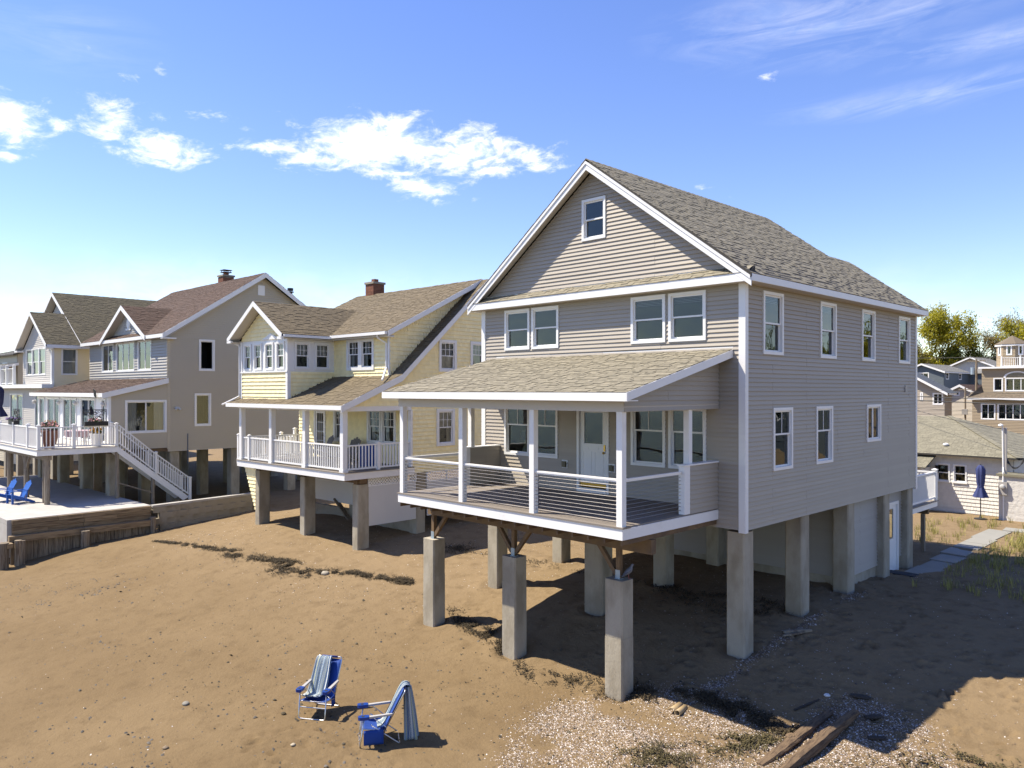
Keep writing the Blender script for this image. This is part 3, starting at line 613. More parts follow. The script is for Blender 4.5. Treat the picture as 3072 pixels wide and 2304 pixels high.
    for ux in (-5.20, -3.62):
        k = MB().box(ux-.10, ux+.10, -.03, -.002, 3.93, 4.14).build('outlet_cover', Wt, H); MB().box(ux-.06, ux+.06, -.09, -.031, 3.96, 4.11).build('outlet_hood', mat('olive_plastic', (.13, .115, .06), .5) if ux < -5 else bpy.data.materials['olive_plastic'], k)
    k = MB().box(.016, .05, 9.8, 9.95, 5.95, 6.14).build('wall_vent', M['greyplastic'], H)
    # ---- roof
    ez, rz, rx, ex = 8.50, 11.88, -4.22, 0.33; lx = 2*rx-ex; L = math.hypot(ex-rx, rz-ez); c = (ex-rx)/L; s = (rz-ez)/L
    k = MB(); t = .10; yf, yb1, yb2, xm = -.33, 9.35, 11.02, -2.1
    for (xa, xb, ya, yb) in ((rx, ex, yf, yb1), (xm, ex, yb1, yb2), (rx, lx, yf, yb1), (2*rx-xm, lx, yb1, yb2)):
        za = rz-abs(xa-rx)*sl; zb_ = rz-abs(xb-rx)*sl
        k.prism([(xa, ya, za-t), (xb, ya, zb_-t), (xb, ya, zb_-.012), (xa, ya, za-.012)] if xb > xa else [(xb, ya, zb_-t), (xa, ya, za-t), (xa, ya, za-.012), (xb, ya, zb_-.012)], (0, yb-ya, 0))
    roof = k.build('roof', M['dark_edge'], H)
    S = Shingles(H.matrix_world.copy(), M['roof'])
    S.face((ex, yf, ez-.01), (0, 1, 0), (-c, 0, s), (lambda w: (0, (yb1 if w > (ex-xm)/c else yb2)-yf), L))
    S.face((lx, yb1, ez-.01), (0, -1, 0), (c, 0, s), (lambda w: (0, yb1-yf), L))
    for n in range(41):
        y = yf+n*.236; MB().add([(rx-.15, y, rz-.105), (rx, y, rz+.012), (rx+.15, y, rz-.105), (rx-.15, y+.26, rz-.115), (rx, y+.26, rz-.002), (rx+.15, y+.26, rz-.115)], [(0, 1, 4, 3), (1, 2, 5, 4), (0, 2, 1)]).build('ridge_cap', M['roof'], roof)
    # trim of the main roof
    gable_rakes(H, lx, yf+.0, rx, rz-.115, ex-.002, ez-.115, .024, .17, Wt); gable_rakes(H, lx+.02, yf-.02, rx, rz-.06, ex-.02, ez-.06, .019, .075, Wt, 'rake_moulding')
    for xe, sg in ((ex, 1), (lx, -1)):
        MB().box(xe-sg*.022, xe+sg*.006, yf+.026, yb2-.03, ez-.17, ez-.02).build('eave_fascia', Wt, H)
        for n in range(19):
            y = -.30+n*.595; MB().box(min(sg*0+xe-sg*.026, xe-sg*.325), max(xe-sg*.026, xe-sg*.325), y, y+.588, ez-.175, ez-.162).build('soffit_panel', M['soffit'], H)
    for sg in (1, -1):      # sloping soffits behind the rakes
        k = MB(); xo = rx+sg*(ex-rx-.05)
        k.prism([(rx, yf+.026, rz-.13), (xo, yf+.026, rz-.13-abs(xo-rx)*sl), (xo, yf+.026, rz-.145-abs(xo-rx)*sl), (rx, yf+.026, rz-.145)], (0, .30, 0)); k.build('rake_soffit', M['soffit'], H)
    # pent roof across the foot of the gable
    MB().prism([(lx+.08, -.30, 8.40), (lx+.08, -.0, 8.40), (lx+.08, -.0, 8.69), (lx+.08, -.30, 8.50)], (ex-lx-.16, 0, 0)).build('pent_roof', M['dark_edge'], H)
    MB().box(lx+.03, ex-.03, -.325, -.302, 8.33, 8.52).build('pent_fascia', Wt, H); MB().box(lx+.3, ex-.3, -.30, .0, 8.335, 8.398).build('pent_soffit', M['soffit'], H)
    pl = math.hypot(.33, .19); S.face((lx+.1, -.335, 8.515), (1, 0, 0), (0, .33/pl, .19/pl), rect(0, ex-lx-.2, pl), pri=30)
    MB().box(lx+.5, ex-.5, -.016, -.004, 8.665, 8.73).build('flashing', Wt, H)
    # ---- porch
    px0, px1, py, pz = -7.84, -.63, -3.53, 3.355
    MB().box(px0, px1, py, py+.024, 3.11, 3.325).box(px1-.024, px1, py+.024, -.02, 3.11, 3.325).box(px0, px0+.024, py+.024, -.02, 3.11, 3.325).build('deck_fascia', Wt, H)
    dk = MB().box(px0+.03, px1-.03, py+.03, -.02, 3.20, 3.322).build('porch_deck', M['treated'], H)
    n = 51; st = (px1-px0-.04)/n; bme = MB().box(.003, st-.004, 0, 3.22, 0, .028).mesh('deck_board', M['deck'])
    for j in range(n): inst('deck_board', bme, dk, loc=(px0+.02+j*st, py+.27, 3.327))
    for j in range(2): MB().box(px0-.02, px1+.02, py-.02+j*.142, py+.118+j*.142, 3.327, 3.357).build('deck_board', M['deck'], dk)
    # posts, beam, ceiling
    xs = (-7.735, -5.41, -3.085, -.735); yp = -3.43; hw = .068
    for x in xs:
        k = MB().box(x-hw, x+hw, yp-hw, yp+hw, pz, 5.575); P = k.build('porch_post', Wt, H)
    for x in (xs[0], xs[3]): MB().box(x-hw, x+hw, -1.16, -1.03, 4.42, 5.575).build('porch_post', Wt, H)
    MB().box(px0-.02, px1+.01, -3.50, -3.36, 5.575, 5.80).build('porch_beam', M['beam'], H)
    for a, b in ((px1-.13, px1+.01), (px0-.02, px0+.12)): MB().box(a, b, -3.358, -.03, 5.577, 5.70).build('porch_beam', M['beam'], H)
    MB().box(px0+.12, px1-.13, -3.36, -.03, 5.66, 5.69).build('porch_ceiling', M['soffit'], H)
    e0, e1, ye, ze, zt = -8.05, -.29, -3.85, 5.965, 6.90; pls = math.hypot(-ye, zt-ze); pc = -ye/pls; ps = (zt-ze)/pls
    pr = MB().prism([(e0, ye, ze-.075), (e0, -.002, zt-.075), (e0, -.002, zt-.01), (e0, ye, ze-.01)], (e1-e0, 0, 0)).build('porch_roof', M['dark_edge'], H)
    S.face((e0-.01, ye-.02, ze-.008), (1, 0, 0), (0, pc, ps), rect(0, e1-e0+.02, pls-.02), pri=2)
    MB().box(e0, e1, ye-.022, ye-.003, ze-.175, ze-.015).build('porch_fascia', Wt, H)
    MB().box(e0+.02, e1-.02, ye-.003, -3.505, ze-.172, ze-.155).build('porch_soffit', M['soffit'], H)
    for xe in (e1, e0-.022):
        MB().prism([(xe, ye-.02, ze-.175), (xe, -.02, zt-.18), (xe, -.02, zt-.012), (xe, ye-.02, ze-.012)], (.022, 0, 0)).build('porch_rake', Wt, H)
    MB().box(e1-.24, e1-.002, ye+.0, ye+.36, ze-.176, ze-.156).build('rake_return', Wt, H)
    MB().box(e0+.2, e1+.02, -.018, -.003, zt-.02, zt+.055).build('flashing', Wt, H)
    for (o, u) in (((px1, -3.50, 0), (0, 1, 0)), ((px0, -.03, 0), (0, -1, 0))):
        f = (lambda z: (max(0.0, (z+.16-ze)/(zt-ze)*3.85-.35), 3.47)) if u[1] > 0 else (lambda z: (0, min(3.47, 3.82-(z+.16-ze)/(zt-ze)*3.85+.0)))
        wall(H, 'porch_gable_wall', o, u, 5.585, 6.74, f, EX, [], V)
    # half walls with their caps
    for sg, xc in ((1, px1-.075), (-1, px0+.075)):
        MB().box(xc-.055, xc+.055, -1.17, -.03, 3.36, 4.385).build('half_wall', V, H)
        if sg > 0: wall(H, 'half_wall_face', (xc+.056, -1.17, 0), (0, 1, 0), 3.36, 4.38, (0, 1.14), EX, [], V); wall(H, 'half_wall_face', (xc-.056, -.03, 0), (0, -1, 0), 3.36, 4.38, (0, 1.14), EX, [], V, rows='join')
        else: wall(H, 'half_wall_face', (xc+.056, -1.17, 0), (0, 1, 0), 3.36, 4.38, (0, 1.14), EX, [], V); wall(H, 'half_wall_face', (xc-.056, -.03, 0), (0, -1, 0), 3.36, 4.38, (0, 1.14), EX, [], V, rows='join')
        MB().box(xc-.10, xc+.10, -1.40, -.03, 4.386, 4.418).build('half_wall_cap', Wt, H)
        MB().box(xc-.075, xc+.075, -1.38, -1.172, 3.36, 4.385).build('half_wall_end', Wt, H)
    # cable railings
    def bay(a, b):
        a = Vector(a); b = Vector(b); k = MB().bar(a+Z*4.255, b+Z*4.255, .06, .035).bar(a+Z*4.225, b+Z*4.225, .04, .03)
        rl = k.build('cable_railing', Wt, H)
        for j in range(10):
            zz = 3.45+j*.078; MB().tube([a+Z*zz, b+Z*zz], .0036, 6).build('cable', M['steel'], rl)
            d = (b-a).normalized(); q = MB()
            for e, sg in ((a, 1), (b, -1)): q.tube([e+Z*zz+d*sg*.0, e+Z*zz+d*sg*.055], .010, 6)
            tag(q.build('cable_fitting', M['steel'], rl), kind='stuff')
    for xa, xb in zip(xs[:-1], xs[1:]): bay((xa+hw, yp, 0), (xb-hw, yp, 0))
    for x in (xs[0], xs[3]): bay((x, yp+hw, 0), (x, -1.385, 0))
    # substructure of the porch
    MB().box(-7.78, -.62, -2.60, -2.44, 2.70, 2.995).build('porch_girder', M['treated'], H)
    for j in range(18):
        x = px0+.06+j*(px1-px0-.12)/17; MB().box(x-.02, x+.02, py+.04, -.03, 3.002, 3.198).build('joist', M['treated'], H)
    for n, xa in enumerate((-7.46, -4.42, -1.30)):
        pier(H, xa-.47, xa, -2.66, -2.25, -1.1, 2.05); xc = xa-.22; yc = -2.47
        MB().box(xc-.05, xc+.05, yc-.05, yc+.05, 2.06, 2.70).build('girder_post', M['treated'], H)
        MB().box(xc-.06, xc+.06, yc-.056, yc-.051, 2.055, 2.24).box(xc-.07, xc+.07, yc-.07, yc+.07, 2.051, 2.06).build('post_bracket', M['zinc'], H)
        for sg in ((1,), (-1, 1), (-1,))[n]: MB().bar((xc+sg*.06, yc, 2.14), (xc+sg*.54, yc, 2.72), .09, .09, up=(0, 1, 0)).build('knee_brace', M['treated'], H)
    for xa in (-.05, -4.0, -7.9):
        for ya in (.07, 2.9, 5.72, 8.35, 10.35):
            if xa == -4.0 and ya > 6: continue
            wd = .62 if (xa == -4.0 and ya < 1) else .44
            pier(H, xa-wd, xa, ya, ya+.44, -.9, 2.937 if (xa < -.1 or ya > .2) else 2.86)
    # storeroom under the back of the house
    MB().box(-8.0, -.30, 6.10, 6.24, -.3, .80).box(-.44, -.30, 6.24, 10.60, -.3, .80).build('storeroom_base', M['concrete'], H)
    V2 = M['vinyl3']
    wall(H, 'storeroom_wall', (-8.0, 6.09, 0), (1, 0, 0), .80, 2.93, (0, 7.70), EX, [], V2, lip=.04)
    wall(H, 'storeroom_wall', (-.29, 6.10, 0), (0, 1, 0), .80, 2.93, (0, 4.6), EX, [(2.88, 3.92, .80, 2.52)], V2, lip=.04)
    y0 = 6.10+2.86; k = MB().box(-.32, -.22, y0, y0+.09, .36, 2.56).box(-.32, -.22, y0+.97, y0+1.06, .36, 2.56).box(-.32, -.22, y0+.09, y0+.97, 2.46, 2.56).box(-.30, -.18, y0+.0, y0+1.06, .28, .358)
    SD = k.build('storeroom_door', Wt, H); MB().box(-.315, -.27, y0+.09, y0+.34, .36, 2.46).box(-.315, -.27, y0+.74, y0+.97, .36, 2.46).box(-.315, -.27, y0+.34, y0+.74, .36, 1.42).box(-.315, -.27, y0+.34, y0+.74, 2.34, 2.46).build('door_leaf', Wt, SD)
    MB().quad((-.29, y0+.34, 1.42), (-.29, y0+.74, 1.42), (-.29, y0+.74, 2.34), (-.29, y0+.34, 2.34)).build('pane', M['glass'], SD); MB().quad((-.6, y0+.2, 1.3), (-.6, y0+.9, 1.3), (-.6, y0+.9, 2.4), (-.6, y0+.2, 2.4)).build('room_interior', M['curtain'], SD)
    # back deck
    bd = MB().box(-4.2, -.30, 11.0, 14.02, 1.95, 2.13).build('back_deck', Wt, H)
    for j in range(27): MB().box(-4.22, -.26, 10.96+j*.114, 11.07+j*.114, 2.132, 2.16).build('deck_board', M['deck'], bd)
    MB().box(-4.1, -.42, 13.4, 13.55, 1.72, 1.948).build('deck_girder', M['treated'], H); MB().box(-.62, -.50, 13.3, 13.42, -.2, 1.72).build('deck_post', M['greywood'], H); MB().box(-3.7, -3.58, 13.3, 13.42, -.2, 1.72).build('deck_post', M['greywood'], H)
    capped_post(H, -.36, 13.93, 2.16, 3.24, .14); capped_post(H, -.36, 11.06, 2.16, 3.24, .14); capped_post(H, -4.1, 13.93, 2.16, 3.24, .14)
    railing(H, (-.36, 11.13, 2.16), (-.36, 13.86, 2.16), h=1.0, gap=.105); railing(H, (-.43, 13.93, 2.16), (-4.03, 13.93, 2.16), h=1.0, gap=.105)
    S.finish(roof, 300)
    return H
MAIN = main_house()
# ------------------------------------------------------------------ yellow shingled house
def chimney(H, x0, x1, y0, y1, z0, z1, name='chimney', cap=True):
    c = MB().box(x0+.012, x1-.012, y0+.012, y1-.012, z0, z1-.12).build(name, M['concrete2'], H); h = .068; n = int((z1-.1-z0)/h)
    def run(a, b, fn, off):
        L = b-a; k = max(1, int(round(L/.21))); w = L/k
        for i in range(k): fn(a+i*w, a+(i+1)*w-.012)
    for j in range(n):
        z = z0+j*h
        run(x0, x1, lambda a, b: MB().box(a, b, y0, y0+.011, z, z+h-.012).build('brick', M['brick'], c), 0)
        run(y0+.012, y1, lambda a, b: MB().box(x1-.011, x1, a, b, z, z+h-.012).build('brick', M['brick'], c), 0)
    MB().box(x0-.04, x1+.04, y0-.04, y1+.04, z1-.10, z1).build('chimney_crown', M['concrete2'], c)
    if cap: MB().box((x0+x1)/2-.12, (x0+x1)/2+.12, (y0+y1)/2-.12, (y0+y1)/2+.12, z1, z1+.16).build('flue', M['brick'], c)
    return c
def lattice(H, a, b, z0, z1, name='lattice_panel'):
    """diagonal slats in the plane between ground points a and b"""
    a = Vector(a); b = Vector(b); U = (b-a).normalized(); L = (b-a).length; N = U.cross(Z); h = z1-z0
    k = MB(); k.bar(a+Z*(z0+.02), b+Z*(z0+.02), .03, .04).bar(a+Z*(z1-.02), b+Z*(z1-.02), .03, .04)
    n = max(1, int(round(L/.95)))
    for i in range(n+1): q = a+U*(L*i/n); k.bar(q+Z*z0, q+Z*z1, .03, .06, up=N)
    lp = k.build(name, M['white'], H); st = .125; u = -h
    while u < L:
        for sg in (0, 1):
            p0 = [u, 0.0]; p1 = [u+h, h]
            if p0[0] < 0: p0 = [0, -u]
            if p1[0] > L: p1 = [L, L-u]
            if p1[0]-p0[0] > .03:
                f = (lambda q: a+U*q[0]+Z*(z0+q[1])+N*.004) if sg == 0 else (lambda q: a+U*q[0]+Z*(z1-q[1])-N*.004)
                MB().bar(f(p0), f(p1), .006, .036, up=U.cross(N)).build('lattice_slat', M['white'], lp)
        u += st
    return lp
def gable_roof_y(H, S, xl, xr, xc, ze, zr, y0, y1, t=.09, name='roof', m=None):
    """roof with its ridge along Y"""
    k = MB()
    for xe in (xl, xr):
        p = [(xc, y0, zr-t), (xe, y0, ze-t), (xe, y0, ze-.012), (xc, y0, zr-.012)]
        if xe < xc: p = [p[1], p[0], p[3], p[2]]
        k.prism(p, (0, y1-y0, 0))
        L = math.hypot(xe-xc, zr-ze); W = Vector((xc-xe, 0, zr-ze))/L
        if xe > xc: S.face((xe, y0, ze-.008), (0, 1, 0), W, rect(0, y1-y0, L))
        else: S.face((xe, y1, ze-.008), (0, -1, 0), W, rect(0, y1-y0, L))
    return k.build(name, m or M['dark_edge'], H)
def slope_x(H, S, x0, x1, ya, za, yb, zb, t=.09, name='roof', tabs=True, fn=None):
    """a roof plane facing -Y (ya<yb) or +Y, running along X from eave (ya,za) up to (yb,zb)"""
    r = MB().prism([(x0, ya, za-t), (x0, yb, zb-t), (x0, yb, zb-.012), (x0, ya, za-.012)] if yb > ya else [(x0, yb, zb-t), (x0, ya, za-t), (x0, ya, za-.012), (x0, yb, zb-.012)], (x1-x0, 0, 0)).build(name, M['dark_edge'], H)
    if tabs:
        L = math.hypot(yb-ya, zb-za); W = Vector((0, yb-ya, zb-za))/L
        if yb > ya: S.face((x0, ya, za-.008), (1, 0, 0), W, fn or rect(0, x1-x0, L))
        else: S.face((x1, ya, za-.008), (-1, 0, 0), W, rect(0, x1-x0, L))
    return r
def rake_x(H, x, pts, h, m=None, t=.024, name='rake_board'):
    """board following the (y,z) points in the plane x"""
    for (y0, z0), (y1, z1) in zip(pts[:-1], pts[1:]):
        MB().prism([(x, y0, z0-h), (x, y1, z1-h), (x, y1, z1), (x, y0, z0)], (t, 0, 0)).build(name, m or M['white'], H)
def yellow_house():
    H = thing('yellow_cottage', 'pale yellow shingled house with tan roof, shed dormer and white railed porch', 'house', (-14.96, -.58, 0), R(2.0))
    bpy.context.view_layer.update(); Yw = M['yellow']; Wt = M['white']; EX = .155; S = Shingles(H.matrix_world.copy(), M['roofy'])
    RO, RU = (0, 0, 0), (0, 1, 0)
    def rsp(z):
        f = 2.95 if z < 5.42 else ((z-5.42)/.44-.1 if z < 6.52 else 2.37+(z-6.52)/.893)
        return (f, min(10.4, 6.75+(10.48-z)/.893))
    wins = [(4.30, 5.22, 6.72, 7.98), (6.0, 6.8, 6.9, 7.98), (4.18, 5.12, 3.80, 5.26)]
    wall(H, 'gable_wall', RO, RU, 5.42, 10.40, rsp, EX, [(a+.03, b-.03, c+.03, d-.03) for a, b, c, d in wins[:2]], Yw, 'sh', lip=.034)
    wall(H, 'side_wall', RO, RU, 2.85, 5.42, (2.95, 10.4), EX, [(a+.03, b-.03, c+.03, d-.03) for a, b, c, d in wins[2:]], Yw, 'sh', lip=.034)
    for w in wins: window(H, (0.03, 0, 0), RU, *w, grid=(3, 2), casing=.11, curtain='top sides' if w[2] < 6 else 'full', depth=.9)
    # porch back wall
    PO, PU = (-7.9, 2.95, 0), (1, 0, 0); ops = [(1.28, 2.10, 3.16, 5.14), (2.78, 3.50, 3.86, 5.22), (5.16, 6.05, 3.86, 5.25), (6.08, 6.97, 3.86, 5.25)]
    wall(H, 'porch_wall', PO, PU, 3.12, 5.42, (0, 7.9), EX, ops, Yw, 'sh', lip=.034)
    for o in ops[1:]: window(H, (PO[0], PO[1]-.012, 0), PU, o[0]-.03, o[1]+.03, o[2]-.03, o[3]+.03, grid=(3, 2), casing=.12, curtain='sides', depth=.9)
    x0 = -7.9+1.24; k = MB().box(x0, x0+.09, 2.90, 3.0, 3.12, 5.20).box(x0+.81, x0+.90, 2.90, 3.0, 3.12, 5.20).box(x0+.09, x0+.81, 2.90, 3.0, 5.12, 5.20)
    D = k.build('porch_door', Wt, H); MB().box(x0+.09, x0+.20, 2.93, 2.97, 3.13, 5.12).box(x0+.70, x0+.81, 2.93, 2.97, 3.13, 5.12).box(x0+.20, x0+.70, 2.93, 2.97, 3.13, 3.42).box(x0+.20, x0+.70, 2.93, 2.97, 5.0, 5.12).build('door_leaf', Wt, D)
    MB().quad((x0+.20, 2.95, 3.42), (x0+.70, 2.95, 3.42), (x0+.70, 2.95, 5.0), (x0+.20, 2.95, 5.0)).build('pane', M['glass'], D); k = MB()
    for i in range(1, 3): k.box(x0+.2+i*.167-.01, x0+.2+i*.167+.01, 2.935, 2.945, 3.42, 5.0)
    for i in range(1, 4): k.box(x0+.2, x0+.7, 2.934, 2.944, 3.42+i*.395-.01, 3.42+i*.395+.01)
    k.build('muntin', Wt, D); MB().quad((x0, 3.6, 3.1), (x0+.9, 3.6, 3.1), (x0+.9, 3.6, 5.2), (x0, 3.6, 5.2)).build('room_interior', M['room'], D)
    MB().tube([(x0+.74, 2.92, 4.05), (x0+.74, 2.88, 4.05), (x0+.66, 2.88, 4.05)], .012, 6).build('door_handle', M['black'], D)
    # deck
    MB().box(-7.62, .16, -.16, -.135, 2.83, 3.07).box(.135, .16, -.135, 2.98, 2.83, 3.07).build('deck_fascia', Wt, H)
    dk = MB().box(-7.6, .13, -.13, 2.94, 2.90, 3.06).build('porch_deck', M['treated'], H)
    for j in range(22): MB().box(-7.66, .19, -.19+j*.1425, -.055+j*.1425, 3.075, 3.10).build('deck_board', M['deck'], dk)
    xs = (-7.47, -5.03, -2.58, -.12)
    for x in xs: MB().box(x-.095, x+.095, -.095, .095, 3.10, 5.24).box(x-.115, x+.115, -.115, .115, 3.10, 3.17).build('porch_post', Wt, H)
    MB().box(-.09, .09, 2.86, 2.945, 3.10, 5.24).build('porch_post', Wt, H)
    for a, b in zip(xs[:-1], xs[1:]): railing(H, (a+.1, 0, 3.10), (b-.1, 0, 3.10), h=.95, gap=.135, w=.038)
    capped_post(H, -.03, 1.42, 3.10, 4.10, .12); railing(H, (-.03, .1, 3.10), (-.03, 1.36, 3.10), h=.95, gap=.135, w=.038); railing(H, (-.03, 1.48, 3.10), (-.03, 2.86, 3.10), h=.95, gap=.135, w=.038)
    railing(H, (-7.5, .1, 3.10), (-7.5, 2.9, 3.10), h=.95, gap=.135, w=.038); capped_post(H, -6.85, -.01, 3.10, 4.14, .10)
    MB().box(-7.62, .02, -.11, .11, 5.24, 5.42).box(-.10, .02, .11, 2.94, 5.24, 5.42).build('porch_beam', Wt, H); MB().box(-7.6, -.1, .11, 2.94, 5.36, 5.40).build('porch_ceiling', Wt, H)
    # little side landing on the left with its shingled skirt
    MB().box(-8.95, -7.66, .5, 2.7, 2.80, 3.04).build('side_landing', Wt, H)
    capped_post(H, -8.88, .56, 3.04, 4.08, .11); capped_post(H, -8.88, 2.6, 3.04, 4.08, .11); capped_post(H, -7.75, 2.62, 3.04, 4.3, .11)
    railing(H, (-8.8, .56, 3.04), (-7.72, .56, 3.04), h=.92, gap=.13); railing(H, (-8.88, .62, 3.04), (-8.88, 2.55, 3.04), h=.92, gap=.13); railing(H, (-8.8, 2.62, 3.04), (-7.8, 2.62, 3.04), h=.92, gap=.13)
    wall(H, 'skirt_wall', (-8.7, .72, 0), (1, 0, 0), .75, 2.80, lambda z: ((2.80-z)*.52, 1.38), EX, [], Yw, 'sh', lip=.034); MB().box(-7.32, -7.18, .68, .80, .75, 2.80).build('corner_board', Wt, H)
    # lower roof and the strip of main roof beside the dormer
    roof = slope_x(H, S, -8.15, .32, -.38, 5.46, 2.27, 6.58, name='porch_roof'); slope_x(H, S, -.95, .32, 2.27, 6.58, 6.75, 10.58, name='roof_strip'); slope_x(H, S, -8.9, -8.0, 2.27, 6.58, 6.75, 10.58, name='roof_strip')
    MB().box(-8.15, .32, -.40, -.382, 5.30, 5.455).build('porch_fascia', Wt, H); MB().box(-8.1, .28, -.38, -.12, 5.29, 5.305).build('porch_soffit', M['soffit'], H)
    rake_x(H, .30, [(-.40, 5.45), (2.27, 6.57), (6.75, 10.57)], .24); rake_x(H, .30, [(6.75, 10.57), (11.0, 6.78)], .24)
    slope_x(H, S, -8.9, .32, 11.05, 6.76, 6.75, 10.58, name='back_roof')
    MB().prism([(.02, -.3, 5.28), (.02, 2.27, 6.36), (.02, 6.75, 10.34), (.02, 6.75, 10.30), (.02, 2.27, 6.31), (.02, -.3, 5.24)][::-1], (.28, 0, 0)).build('rake_soffit', M['soffit'], H)
    # shed dormer
    dz0, dze, dy, dsl = 6.56, 8.06, 2.2, .498; DO, DU = (-7.7, dy, 0), (1, 0, 0)
    dops = [(4.66, 5.46, 6.82, 7.98), (5.56, 6.36, 6.82, 7.98)]
    wall(H, 'dormer_wall', DO, DU, dz0-.05, dze, (0, 7.33), EX, dops, Yw, 'sh', lip=.034)
    for o in dops: window(H, (DO[0], DO[1]-.012, 0), DU, o[0]-.05, o[1]+.05, o[2]-.05, o[3]+.05, grid=(3, 2), casing=.12, curtain='sides', depth=.9)
    MB().box(-.43, -.345, dy-.045, dy+.04, dz0, dze).build('corner_board', Wt, H)
    wall(H, 'dormer_cheek', (-.36, dy, 0), (0, 1, 0), dz0, 10.2, lambda z: (max(0.0, (z-8.06)/dsl-.05), max(0.0, .07+(z-6.58)/.893)), EX, [], Yw, 'sh', lip=.034)
    wall(H, 'dormer_cheek', (-7.7, 6.5, 0), (0, -1, 0), dz0, 10.2, lambda z: (max(0.0, 4.3-(.07+(z-6.58)/.893)), min(4.3, 4.3-(z-8.06)/dsl)), EX, [], Yw, 'sh', lip=.034)
    droof = slope_x(H, S, -8.85, -.02, 1.86, 8.20, 6.75, 10.62, name='dormer_roof')
    rake_x(H, -.03, [(1.86, 8.19), (6.75, 10.61)], .20); MB().box(-.34, -.03, 1.9, 2.15, 7.98, 8.0).build('rake_return', Wt, H)
    MB().prism([(-.35, 1.9, 8.03), (-.35, 6.7, 10.40), (-.35, 6.7, 10.37), (-.35, 1.9, 8.0)][::-1], (.32, 0, 0)).build('dormer_soffit', M['soffit'], H)
    MB().box(-3.75, -.05, 1.74, 1.855, 8.06, 8.17).build('gutter', Wt, H); MB().box(-3.9, -.05, 1.86, 2.18, 7.99, 8.05).build('dormer_eave_soffit', M['soffit'], H)
    MB().tube([(-.60, 1.80, 8.07), (-.60, 1.84, 7.95), (-.47, 2.13, 7.75), (-.47, 2.13, 6.85), (-.30, 1.95, 6.70), (.18, 1.45, 6.36)], .04, 8).build('downspout', Wt, H)
    # projecting bay with a gable
    bx0, bx1, by = -7.7, -4.0, .08; BO = (bx0, by, 0)
    bw = [(.32, .82), (1.14, 1.66), (2.04, 2.58), (2.92, 3.44)]; bops = [(a, b, 6.86, 7.84) for a, b in bw]
    wall(H, 'bay_wall', BO, (1, 0, 0), 5.58, 6.72, (.06, 3.64), EX, [], Yw, 'sh', lip=.034); wall(H, 'bay_window_band', BO, (1, 0, 0), 6.72, 8.02, (.06, 3.64), 1.3, bops, Wt, rows=False)
    for o in bops: window(H, BO, (1, 0, 0), o[0]-.06, o[1]+.06, o[2]-.06, o[3]+.06, grid=(2, 2), casing=.075, curtain='top', depth=.9)
    MB().box(bx0-.02, bx1+.04, by-.06, by-.002, 6.70, 6.76).build('window_sill', Wt, H); 
    wall(H, 'bay_gable', BO, (1, 0, 0), 8.02, 9.30, lambda z: (max(.05, 1.85-(9.32-z)/.64), min(3.65, 1.85+(9.32-z)/.64)), EX, [], Yw, 'sh', lip=.034)
    MB().prism([(-5.95, by-.05, 8.02), (-4.55, by-.05, 8.02), (-5.25, by-.05, 8.26)], (0, .045, 0)).build('window_pediment', Wt, H)
    SO2, SU2 = (bx1, by, 0), (0, 1, 0); sops = [(.33, .93, 6.86, 7.84), (1.24, 1.84, 6.86, 7.84)]
    wall(H, 'bay_side_wall', SO2, SU2, 5.7, 6.72, lambda z: (.05, min(2.12, max(.06, (z-5.66)/.427+.05))), EX, [], Yw, 'sh', lip=.034); wall(H, 'bay_window_band', SO2, SU2, 6.72, 8.02, (.05, 2.12), 1.3, sops, Wt, rows=False)
    for o in sops: window(H, SO2, SU2, o[0]-.05, o[1]+.05, o[2]-.05, o[3]+.05, grid=(3, 2), casing=.075, curtain='top', depth=.9)
    wall(H, 'bay_side_wall', (bx0, 2.2, 0), (0, -1, 0), 5.7, 8.02, (0, 2.12), EX, [], Yw, 'sh', lip=.034)
    for x in (bx0, bx1): MB().box(x-.10 if x == bx1 else x-.02, x+.042 if x == bx1 else x+.10, by-.042, by+.10, 5.62, 8.0).build('corner_board', Wt, H)
    gable_roof_y(H, S, -8.05, -3.65, -5.85, 8.16, 9.56, -.38, 4.8, name='bay_roof'); gable_rakes(H, -8.05, -.40, -5.85, 9.55, -3.65, 8.15, .024, .20, Wt)
    for sg in (1, -1): MB().prism([(-5.85, -.37, 9.38), (-5.85+sg*2.15, -.37, 8.01), (-5.85+sg*2.15, -.37, 7.99), (-5.85, -.37, 9.36)], (0, .44, 0)).build('rake_soffit', M['soffit'], H)
    for xe, sg in ((-3.65, 1), (-8.05, -1)): MB().box(xe-.03, xe+.09*sg, -.33, 2.1, 8.03, 8.13).build('gutter', Wt, H); MB().box(min(xe, xe-sg*.33), max(xe, xe-sg*.33), -.37, 2.1, 7.985, 8.01).build('eave_soffit', M['soffit'], H)
    for xe, sg in ((-3.66, 1), (-8.04, -1)): MB().box(xe-.02-(.30 if sg > 0 else 0), xe+.02+(.30 if sg < 0 else 0), -.40, -.30, 7.95, 8.05).build('rake_return', Wt, H)
    MB().tube([(-8.0, -.2, 8.03), (-7.82, .04, 7.86), (-7.76, .02, 7.8), (-7.76, .02, 5.75), (-7.9, -.15, 5.62), (-8.35, -.45, 5.38)], .04, 8).build('downspout', Wt, H)
    chimney(H, -8.05, -7.40, 6.65, 7.3, 10.1, 11.22)
    # piers, panels and lattice below
    for xa in (.05, -3.45, -6.95): pier(H, xa-.36, xa, .48, .98, -.6, 2.62); MB().box(xa-.30, xa-.06, .5, .95, 2.62, 2.84).build('girder_block', M['treated'], H)
    for xa in (.0, -4.0, -7.6):
        for ya in (3.2, 6.5, 9.8): pier(H, xa-.45, xa, ya, ya+.45, -.4, 2.85)
